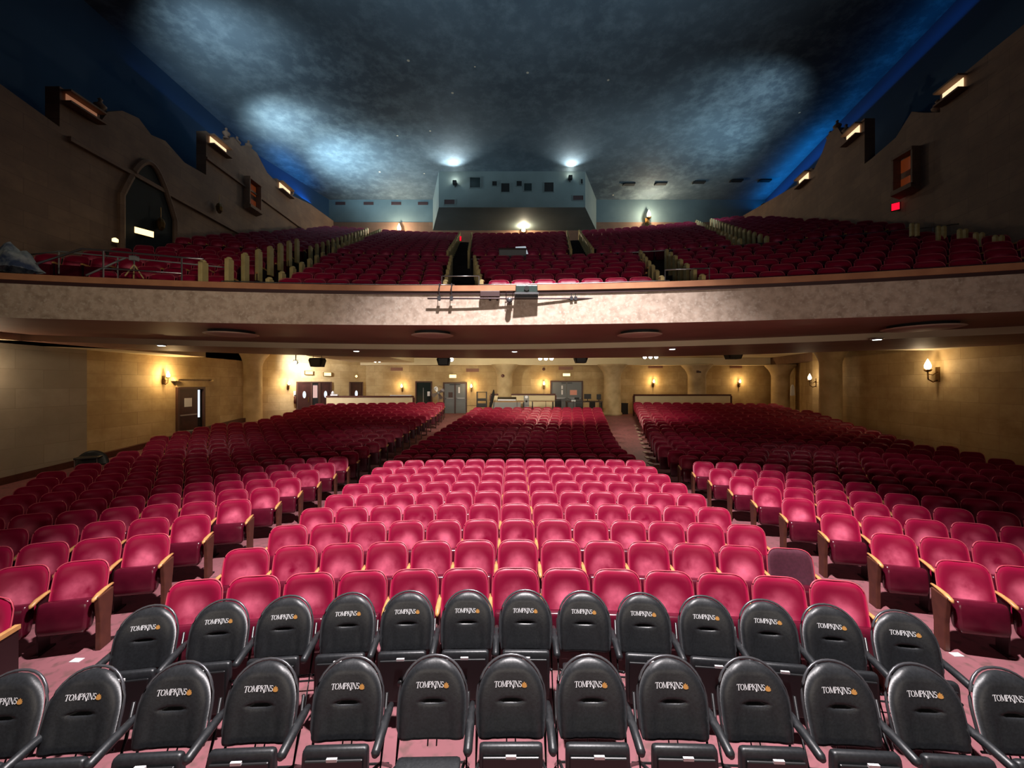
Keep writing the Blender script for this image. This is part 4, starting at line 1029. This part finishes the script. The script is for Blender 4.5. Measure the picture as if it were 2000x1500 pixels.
monitor(1127, .28, .18, .05, 'small screen with a pale top at the left of the control desk')
b = MB(); b.box(-.2, .2, -.02, .02, .0, .10); b.build('white_paper', M['paper'], loc=(WX(1122, 22.6), 22.5, fl_+H), label='white paper leaning on the control desk', cat='paper')
for i, (px, sz) in enumerate([(1094, 1.0), (1131, 1.0), (1162, .9)]):
    r = empty('office_chair', (WX(px, 21.9), 21.9, floor_h(s_of(WX(px, 21.9), 21.9))), f"black office chair, {['left of', 'in the middle of', 'at the right end of'][i]} the control desk", 'office chair', 'office chairs at the control desk', [.4, -.2, .5][i])
    b = MB(); round_box(b, -.23, .23, -.22, .22, .44, .52); b.build('seat', M['vinyl'], r, True)
    b = MB(); round_box(b, -.2, .2, .20, .26, .60, 1.12*sz); b.build('backrest', M['vinyl'], r, True)
    b = MB(); b.tube([(0, 0, .08), (0, 0, .45)], .025, 8); b.build('gas_stem', M['steel'], r)
    for k in range(5): b = MB(); an = k*2*math.pi/5; b.tube([(0, 0, .1), (.27*math.cos(an), .27*math.sin(an), .05)], .018, 6); b.lathe([(.03, .0), (.03, .05)], (.27*math.cos(an), .27*math.sin(an), 0), 8); b.build('base_leg', M['black'], r)
# rail behind the centre block and a white cloth with small bin on the right
b = MB(); b.tube([(WX(1010, 21.7), 21.7, WZ(783, 21.7)), (WX(1176, 21.7), 21.7, WZ(783, 21.7))], .012, 6)
for px in (1010, 1066, 1120, 1176): b.tube([(WX(px, 21.7), 21.7, floor_h(s_of(WX(px, 21.7), 21.7))), (WX(px, 21.7), 21.7, WZ(783, 21.7))], .012, 6)
b.build('guard_rail', M['darkmetal'], label='thin dark guard rail behind the last centre row before the control desk', cat='rail')
b = MB(); b.tube([(WX(910, 22.6), 22.6, WZ(792, 22.6)), (WX(932, 22.6), 22.6, WZ(792, 22.6))], .012, 6)
for px in (910, 932): b.tube([(WX(px, 22.6), 22.6, .93), (WX(px, 22.6), 22.6, WZ(786, 22.6))], .012, 6)
b.build('guard_rail', M['darkmetal'], label='short dark guard rail between the grey doors and the equipment rack', cat='rail')
b = MB(); b.prism([(-.13, 0, 0), (.13, 0, 0), (.10, 0, .5), (.03, 0, .66), (-.03, 0, .66), (-.1, 0, .5)], (0, 0, 0), (0, .08, 0)); b.build('hanging_cloth', M['paper'], loc=(WX(1556, 22.6), 22.9, WZ(773, 22.6)), label='white cloth hanging by the right rear column', cat='cloth', bevel=.01)
r = empty('fire_extinguisher', (WX(1538, 24.4), 24.4, WZ(782, 24.4)), 'small red fire extinguisher on the far right rear wall', 'fire extinguisher')
b = MB(); b.lathe([(.08, 0), (.08, .36), (.05, .42), (.03, .44)], (0, 0, 0), 12); b.build('cylinder_body', new_mat('extinguisher_red', (.35, .02, .015, 1), .3), r, True); b = MB(); b.box(-.05, .05, -.02, .02, .44, .5); b.build('valve', M['black'], r)
q = wallL(t_of(575)); r = empty('fire_extinguisher', (q[0]+nx*.12, q[1]+ny*.12, WZ(788, q[1])), 'red fire extinguisher beside the dark double doors on the left', 'fire extinguisher')
b = MB(); b.lathe([(.07, 0), (.07, .36), (.04, .42), (.03, .44)], (0, 0, 0), 12); b.build('cylinder_body', M['endwood'], r, True); b = MB(); b.box(-.05, .05, -.02, .02, .44, .5); b.build('valve', M['black'], r)
b = MB(); b.box(-.05, .05, -.03, .03, 0, .3); b.build('wall_phone', M['paper'], loc=(q[0]+nx*.05, q[1]+ny*.05, WZ(774, q[1])), label='pale wall box above the fire extinguisher on the left', cat='wall box')

# far left: black chair, rail and covered object by the wall
x, y = WX(174, 12.0)+.12, 12.0; r = empty('padded_chair', (x, y, floor_h(s_of(x, y))), 'black padded chair standing alone against the left wall', 'chair', rz=.5)
zz = WZ(882, y)-r.location[2]
zz += .04; b = MB(); v, f, u = pad(lambda t: .385*max(0, 1-t**2.3)**.5+.004, [0, .1, .25, .4, .5, .6, .7, .78, .85, .91, .96, .985, 1], list(np.linspace(-1, 1, 11)), zz-.46, .46, .05, lambda x, t: -.06*(1-t), lambda u, t: (1-abs(u)**4)*min(1, (1-t)/.08+.01)**.5, True, .02); b.add(v, f, u); b.build('backrest', M['vinyl'], r, True)
b = MB(); round_box(b, -.26, .26, -.5, -.08, .36, .42); b.build('seat', M['vinyl'], r, True)
for sx in (-.24, .24):
    for sy in (-.45, .02): b = MB(); b.tube([(sx, sy, 0), (sx, sy, .38)], .013, 6); b.build('leg', M['steel'], r)
p0, p1 = P(112, 905, 11.9), P(142, 897, 12.6)
b = MB(); b.tube([p0, p1], .016, 6); b.tube([p0, (p0[0], p0[1], .02)], .012, 6); b.tube([p1, (p1[0], p1[1], .02)], .012, 6); b.build('hand_rail', M['steel'], label='short bright metal hand rail by the left wall', cat='rail')
p = P(360, 850, 15.4); r = empty('covered_lectern', (p[0], p[1], floor_h(s_of(p[0], p[1]))), 'tilted dark slab standing by the side door on the left', 'lectern')
hz = p[2]-r.location[2]; b = MB(); b.prism([(-.32, -.2, hz-.18), (.28, -.2, hz+.12), (.30, -.2, hz+.19), (.18, -.2, hz+.19), (-.34, -.2, hz-.10)], (0, -.2, 0), (0, .25, 0)); b.build('top_slab', M['grey'], r, bevel=.01)
b = MB(); b.tube([(0, 0, 0), (0, 0, hz)], .03, 8); b.build('post', M['black'], r)
# floor marking plates in the front aisle
for px, py, lb in [(150, 1290, 'small white floor plate in the front left aisle'), (1868, 1279, 'small white floor plate in the front right aisle')]:
    y = F*CAM/(py-750); b = MB(); b.box(-.05, .05, -.03, .03, 0, .006); b.build('floor_plate', M['tag'], loc=(WX(px, y), y, .0), label=lb, cat='floor plate')
# pale nosing strip down the right aisle
b = MB(); pts = []
for px, py in [(1215, 806), (1232, 840), (1262, 890), (1287, 925)]:
    pass
for k in range(10, 23):
    s = 4.18+.75*k; x, y = solve_px(s, RBin[k]); x -= .16; y -= .35; pts.append((x, y, floor_h(s_of(x, y))))
for i, p_ in enumerate(pts):
    if i % 1 == 0: b.box(p_[0]-.06, p_[0]+.07, p_[1]-.16, p_[1]+.16, p_[2]-.02, p_[2]+.03)
b.build('aisle_edging', M['fascia'], label='pale edging blocks along the right aisle beside the seat ends', cat='aisle edging')

# ---------------- balcony front equipment ----------------
yp = 8.16; zp = WZ(583, yp)
r = empty('lighting_bar', (WX(1000, yp), yp, zp), 'long thin dark pipe bracketed to the middle of the balcony front', 'pipe')
hl = (WX(1165, yp)-WX(835, yp))/2; b = MB(); b.tube([(-hl, 0, 0), (hl, 0, 0)], .018, 8); b.build('pipe', M['darkmetal'], r)
for px in (858, 882, 1116, 1124):
    b = MB(); x = WX(px, yp)-r.location[0]; top = ZF1+.2-zp; b.tube([(x, 0, -.05), (x, 0, top), (x, .25, top+.02)], .014, 6); b.box(x-.03, x+.03, -.03, .03, -.04, .04); b.build('bracket', M['greytrim'], r)
r = empty('projector', (WX(1028, yp), yp-.05, zp), 'video projector in a dark case mounted on the balcony front pipe', 'projector')
b = MB(); b.box(-.23, .23, -.12, .12, .09, .25); b.build('case', new_mat('projector_case', (.028, .045, .04, 1), .3), r, bevel=.02)
b = MB(); b.box(-.25, .25, -.14, .14, .055, .088); b.build('tray', M['steel'], r)
b = MB(); b.box(-.24, .24, -.1, .1, -.01, .055); b.build('cradle', M['greytrim'], r)
b = MB(); b.lathe([(.05, -.12), (.055, -.16), (.03, -.16)], (0, 0, .17), 14, 'y'); b.build('lens', M['black'], r)
r = empty('spotlight', (WX(995, yp), yp-.02, zp), 'small grey spotlight clamped to the pipe left of the projector', 'spotlight')
b = MB(); b.lathe([(.055, .12), (.06, -.10), (.045, -.12)], (0, 0, -.06), 12, 'y'); b.build('barrel', M['greytrim'], r, True); b = MB(); b.tube([(-.07, 0, -.05), (-.07, 0, .14), (.07, 0, .14), (.07, 0, -.05)], .01, 5); b.build('yoke', M['darkmetal'], r)
r = empty('floodlight_bar', (WX(957, yp), yp+.06, WZ(574, yp)), 'flat dark light fitting clamped over the balcony front pipe', 'light fitting')
b = MB(); b.box(-.21, .21, -.08, .02, -.06, .06); b.build('case', M['darktrim'], r, bevel=.01); b = MB(); b.box(-.02, .02, -.04, -.02, -.14, -.05); b.box(.14, .17, -.04, -.02, -.14, -.05); b.build('clamp', M['darkmetal'], r)

def rail(name, pts, label, posts_at=(), drop=.9, r_=.02, mat='steel'):
    r = empty(name, pts[0], label, 'rail'); o = pts[0]
    b = MB(); b.tube([(p[0]-o[0], p[1]-o[1], p[2]-o[2]) for p in pts], r_, 6); b.build('rail_bar', M[mat], r, True)
    for i in posts_at:
        p = pts[i]; b = MB(); b.tube([(p[0]-o[0], p[1]-o[1], p[2]-o[2]-drop), (p[0]-o[0], p[1]-o[1], p[2]-o[2])], r_*.8, 6); b.build('rail_post', M[mat], r)
def arc_rail(x0, x1, s, dz, n=14):
    return [(x, bal_y(s, x), dz) for x in np.linspace(x0, x1, n)]
zt = ZF1+.185
rail('front_rail', arc_rail(-6.3, -1.3, 8.65, zt+.12), 'thin steel rail above the wooden balcony ledge, left of the centre aisle', (0, 13), .2, .012)
rail('front_rail', arc_rail(-.75, 3.4, 8.65, zt+.12), 'thin steel rail above the wooden balcony ledge behind the projector', (0, 7, 13), .2, .012)
rail('front_rail', arc_rail(4.3, 10.0, 8.65, zt+.10), 'thin steel rail above the wooden balcony ledge, right of the third aisle', (0, 13), .2, .012)
rail('aisle_foot_rail', arc_rail(-1.6, -.75, 8.75, zt+.34, 3), 'short steel rail across the foot of the second lower balcony aisle', (0, 2), .5, .014)
rail('aisle_foot_rail', arc_rail(3.35, 4.25, 8.75, zt+.38, 3), 'short steel rail across the foot of the third lower balcony aisle', (0, 2), .5, .014)
hc = bal_floor(14.2)+1.05
rail('cross_aisle_rail', arc_rail(-6.9, -2.6, 14.9, hc), 'long steel rail along the balcony cross aisle, left part', (2, 8), 1.0)
rail('cross_aisle_rail', arc_rail(-1.6, 2.4, 14.9, hc), 'steel rail along the balcony cross aisle at the centre', (0, 6, 13), 1.0)
rail('cross_aisle_rail', arc_rail(3.2, 13.8, 14.9, hc+.1, 20), 'long steel rail along the balcony cross aisle, right part', (3, 8, 13, 18), 1.0)
y = 7.75
rail('box_rail', [P(52, 522, y-.3), P(160, 486, y), P(202, 489, y), P(355, 503, y+.15), P(397, 506, y+.2)], 'sloping steel hand rail at the left end of the balcony', (2, 3), .55, .02)
rail('box_rail', [P(203, 524, y), P(355, 534, y+.15)], 'lower steel bar below the left balcony hand rail', (), .4, .016)
rail('box_rail', [P(60, 497, 8.6), P(115, 491, 8.6), P(230, 502, 8.7), P(446, 523, 8.9)], 'second steel rail behind the left balcony hand rail', (1, 2, 3), .5, .016, 'grey')
rail('box_rail', [P(168, 538, 8.2), P(246, 503, 8.5)], 'short slanting dark rail at the left of the balcony', (), .4, .02, 'grey')
# tripod
p = P(262, 543, 8.0); r = empty('tripod', (p[0], p[1], p[2]), 'small wooden tripod standing at the left of the balcony', 'tripod')
b = MB(); b.box(-.06, .06, -.05, .05, .36, .46); b.build('head', M['grey'], r)
for an in (.3, 2.4, 4.5): b = MB(); b.tube([(0, 0, .28), (.16*math.cos(an), .16*math.sin(an), 0)], .012, 6); b.build('leg', M['post'], r)
b = MB(); b.tube([(0, 0, .2), (0, 0, .4)], .015, 6); b.build('column', M['steel'], r)
# dust sheeted bundle at the far left
random.seed(3); p = P(28, 527, 7.35)
b = MB(); nn = 16; vs = []
for i in range(nn+1):
    for j in range(nn+1):
        u_, v_ = i/nn, j/nn; hgt = .44*math.sin(math.pi*u_)**.6*math.sin(math.pi*v_)**.6*(1+.35*math.sin(9*u_+2)*math.cos(7*v_)); vs.append(((u_-.5)*.62, (v_-.5)*.5, hgt+random.uniform(-.012, .012)))
b.add(vs, [(i*(nn+1)+j, (i+1)*(nn+1)+j, (i+1)*(nn+1)+j+1, i*(nn+1)+j+1) for i in range(nn) for j in range(nn)])
b.build('sheeted_bundle', noisy('pale_blue_sheet', (.30, .34, .36, 1), (.03, .05, .11, 1), 5, .8, 3), loc=(p[0], p[1], p[2]), label='crumpled pale and blue dust sheets heaped at the left end of the balcony', cat='dust sheets')
# covered desk on the cross aisle
p = P(1002, 514, 15.3); r = empty('covered_desk', (p[0], p[1], p[2]), 'grey covered control desk on the balcony cross aisle with a bright strip', 'desk')
b = MB(); b.box(-.55, .52, -.2, .4, 0, .48); b.build('cabinet', M['grey'], r, bevel=.02); b = MB(); b.box(-.57, .54, -.22, .42, .48, .53); b.build('cover', M['darktrim'], r, bevel=.01)
b = MB(); b.prism([(.1, -.1, .58), (.42, -.1, .58), (.52, -.1, .34), (.60, -.1, .34), (.50, -.1, .64), (.1, -.1, .62)], (0, 0, 0), (0, .03, 0)); b.build('light_strip', M['g_screen'], r)

# upper back wall: sconces, booth, vents
for px, py, lb in [(783, 456, 'lit sconce on the balcony back wall, the left of three'), (1022, 459, 'lit sconce on the balcony back wall under the projection booth'), (1263, 430, 'lit sconce on the balcony back wall, the right of three')]:
    y = 29.9 if px != 1022 else 29.9
    sconce(WX(px, y), y, WZ(py, y), 0, -1, lb, 330, (1, .84, .58), 2.4)
yb0, yb1 = 26.0, 29.9; xa, xc = WX(857, yb0), WX(1143, yb0); xa2, xc2 = xa-1.2, xc+1.6; zb = CAM+11.96
b = MB(); poly = [(xa, yb0), (xc, yb0), (xc2, yb1), (xa2, yb1)]
b.prism([(x_, y_, zb) for x_, y_ in poly], (0, 0, 0), (0, 0, ZC-zb)); b.build('wall_booth', M['boothwall'], kind='structure')
ports = [(928, 357, 20, 20, 'glassdark', 'pale square port at the left of the projection booth'), (966, 359, 9, 9, 'black', 'small square port left of centre on the booth'), (987, 367, 16, 17, 'black', 'large dark square port near the booth centre'),
         (1014, 359, 10, 10, 'black', 'small dark port just right of the booth centre'), (1031, 366, 15, 15, 'glassdark', 'bluish square port right of the booth centre'), (1072, 366, 18, 18, 'black', 'square port toward the right of the booth'),
         (878, 395, 20, 9, 'darktrim', 'dark grille at the lower left of the booth'), (1129, 387, 20, 9, 'darktrim', 'dark grille at the lower right of the booth'), (1136, 355, 4, 9, 'black', 'narrow dark slot at the right end of the booth')]
for px, py, w_, h_, mt, lb in ports:
    x, z = WX(px, yb0), WZ(py, yb0); w2, h2 = w_/F*yb0/2, h_/F*yb0/2
    r = empty('booth_port', (x, yb0, z), lb, 'booth window', 'ports of the projection booth')
    b = MB(); b.box(-w2, w2, -.02, .0, -h2, h2); b.build('opening', M[mt], r)
    b = MB(); b.box(-w2-.04, -w2, -.05, 0, -h2-.04, h2+.04); b.box(w2, w2+.04, -.05, 0, -h2-.04, h2+.04); b.box(-w2, w2, -.05, 0, h2, h2+.04); b.box(-w2, w2, -.05, 0, -h2-.04, -h2); b.build('frame', M['boothwall'], r)
for px, py, lb, pw in [(889, 360, 'small black uplight on the left of the projection booth', 120), (1113, 350, 'small black uplight on the right of the projection booth', 80)]:
    x, z = WX(px, yb0), WZ(py, yb0); r = empty('booth_uplight', (x, yb0, z), lb, 'lamp', 'uplights on the booth')
    b = MB(); b.box(-.13, .13, -.34, -.06, -.12, .12); b.build('housing', M['black'], r, bevel=.02); b = MB(); b.box(-.02, .02, -.1, 0, -.2, -.1); b.build('bracket', M['black'], r)
    b = MB(); b.box(-.10, .10, -.30, -.10, .121, .128); b.build('lens', M['g_white'], r)
    spot('booth_beam', (x, yb0-.40, z+.16), (x-.1, yb0-2.3, ZC), pw*4, (.80, .95, 1.0), 125, 1.0, .08)
    point('booth_halo', (x, yb0-.30, z+.22), pw*.08, (.9, 1, .9), .05)
for i, (px, py, y) in enumerate([(665, 391, 30.0), (720, 391, 30.0), (774, 389, 30.0), (826, 387, 30.0)]):
    x, z = WX(px, y), CAM+14.1; b = MB(); b.box(-.38, .38, -.05, 0, -.11, .11)
    for k in range(5): b.box(-.35, .35, -.07, -.05, -.09+k*.04, -.07+k*.04)
    b.build('upper_vent', M['darktrim'], loc=(x, y, z), label=f'dark vent high on the balcony back wall, {ORD[i]} from the left', cat='vent', group='vents along the top of the balcony back wall')
for i, (px, py) in enumerate([(1230, 361), (1292, 360), (1367, 357), (1440, 354), (1495, 354)]):
    y = F*14.3/(750-py); b = MB(); b.box(-.36, .36, -.15, .15, -.10, 0); b.prism([(-.36, -.15, -.1), (-.36, .15, -.1), (-.5, .1, -.16), (-.5, -.1, -.16)], (0, 0, 0), (0, 0, .12))
    b.build('ceiling_vent', M['black'], loc=(WX(px, y), y, ZC), label=f'dark spout shaped vent at the right rear of the ceiling, {ORD[i]} from the booth', cat='vent', group='vents at the right rear of the ceiling')
b = MB(); b.box(-.35, .35, -.3, 0, -.3, .3); b.build('wall_speaker', M['black'], loc=(WX(1495, 28), 28.0, WZ(408, 28)), label='black speaker box high at the right rear of the balcony', cat='loudspeaker', bevel=.02)
y = 29.8
exit_box(WX(897, 26.5), 26.5, WZ(467, 26.5), .34, .34, 'small red exit light above the second upper balcony aisle', 'g_red', 0, 'red exit lights')
y = 12.35/(752/750-.165); exit_box(XR(y)-.05, y, WZ(405, y), .26, .30, 'small red exit light on the dark right side wall', 'g_red', -math.pi/2-ar+.9, 'red exit lights')
y = 14.3; exit_box(XL+.05, y, WZ(453, y), .75, .26, 'lit amber exit sign at the foot of the dark arch on the left', 'g_exit', math.pi/2-.5)
b = MB(); b.lathe([(.08, 0), (.08, .08), (.03, .12)], (0, 0, 0), 12); b.build('small_lamp', M['g_exit'], loc=(WX(225, 12.6), 12.6, WZ(472, 12.6)), label='tiny amber lamp below the lit exit sign on the left', cat='lamp')
# orange glowing oriel niches on the side walls
def niche(side, y, z0, z1, wd, label):
    xf = fl(y) if side < 0 else fr(y)-.07; s = -side
    r = empty('oriel_niche', (xf, y, z0), label, 'wall niche', 'glowing niches on the side walls'); H = z1-z0
    b = MB(); b.prism([(0, -wd/2, 0), (.35*s, -wd/2, .12), (.35*s, wd/2, .12), (0, wd/2, 0)], (0, 0, 0), (0, 0, -.16)); b.build('sill', M['darkstone'], r)
    b = MB(); b.box(0, .30*s, -wd/2, -wd/2+.06, .05, H); b.box(0, .30*s, wd/2-.06, wd/2, .05, H); b.box(0, .32*s, -wd/2, wd/2, H, H+.12); b.build('surround', M['darkstone'], r)
    b = MB(); b.box(.01*s, .03*s, -wd/2+.08, wd/2-.08, .10, H*.42); b.box(.01*s, .03*s, -wd/2+.08, wd/2-.08, H*.60, H-.05); b.build('glowing_back', M['g_amber'], r)
niche(-1, 20.4, WZ(410, 20.4), WZ(357, 20.4), .95, 'dim orange glowing niche on the left side wall under the middle tower')
niche(1, 14.1, WZ(372, 14.1), WZ(303, 14.1), .75, 'dim orange glowing niche on the dark right side wall')
# parapet ornaments
def ornament(x, y, z, h, label):
    b = MB(); b.lathe([(.16, 0), (.18, .06), (.08, .12), (.2, .26), (.22, .36), (.1, .46), (.05, .56), (.09, .62), (.02, .7)], (0, 0, 0), 10); b.v = [(p[0]*h/.7, p[1]*h/.7, p[2]*h/.7) for p in b.v]
    b.build('parapet_urn', M['darkstone'], smooth=True, loc=(x, y, z), label=label, cat='ornament', group='stone urns on the side wall parapets')
for i, (y, z) in enumerate([(13.15, 9.25), (18.95, 12.1), (19.7, 12.15), (20.55, 12.5), (24.5, 11.95)]): ornament(XL-.2, y, CAM+z, .55, f'stone urn on the left side wall parapet, {ORD[i]} from the stage')
for i, (y, z) in enumerate([(13.3, 9.3), (17.8, 11.5), (18.4, 12.1), (18.9, 11.9)]): ornament(XR(y)+.2, y, CAM+z, .55, f'stone urn on the right side wall parapet, {ORD[i]} from the stage')
for y, z, lb in [(18.0, 8.9, 'small dark carved bracket on the left side wall'), (15.0, 6.9, 'hanging dark lantern beside the dark arch')]:
    b = MB(); b.lathe([(.02, .5), (.10, .42), (.14, .3), (.12, .12), (.05, 0)], (0, 0, 0), 8); b.tube([(0, 0, .5), (0, 0, .9)], .015, 5); b.build('wall_lantern', M['brass'], loc=(XL+.18, y, CAM+z-.9), label=lb, cat='lantern')

# ---------------- lights on the painted ceiling ----------------
for nm, loc, tgt, pw, col, dg in [
    ('cove_flood_left_front', (-12.4, 14.2, CAM+11.0), (-11.8, 17.6, ZC), 950, (.62, .84, 1), 110),
    ('cove_flood_left_rear', (-12.9, 20.4, CAM+11.7), (-12.0, 22.0, ZC), 1250, (.68, .90, 1), 124),
    ('cove_flood_left_back', (-12.0, 23.4, CAM+10.8), (-9.6, 25.6, ZC), 3200, (.60, .86, 1), 112),
    ('cove_flood_right', (13.4, 17.4, CAM+10.8), (10.8, 21.8, ZC), 900, (.60, .84, 1), 116),
    ('cove_flood_right_rear', (14.4, 21.0, CAM+10.6), (10.2, 24.8, ZC), 1100, (.56, .84, 1), 112)]:
    spot(nm, loc, tgt, pw, col, dg, 1.0, .1)
area('ceiling_fill', (0, 3.5, CAM+8.8), (0, 11.6, ZC), 290, (.56, .80, 1.0), 16, 1.5, 66)  # unseen fill added to lift the whole ceiling, no fixture
# blue cove troughs behind the side wall parapets
for nm, x, y, z, pw, ln, tl in [('blue_cove_left', -14.75, 26.6, CAM+13.3, 60, 6.6, .12), ('blue_cove_left_front', -15.75, 19.5, CAM+13.3, 3, 7, 0),
                                ('blue_cove_right', 18.45, 25.5, CAM+13.5, 60, 8.8, -.2), ('blue_cove_right_front', 16.8, 17.0, CAM+13.5, 18, 8, -.2)]:
    o_ = area(nm, (x, y, z), (x, y, ZC), pw, (.004, .32, 1), .35, ln); o_.rotation_euler = (math.pi, 0, tl)
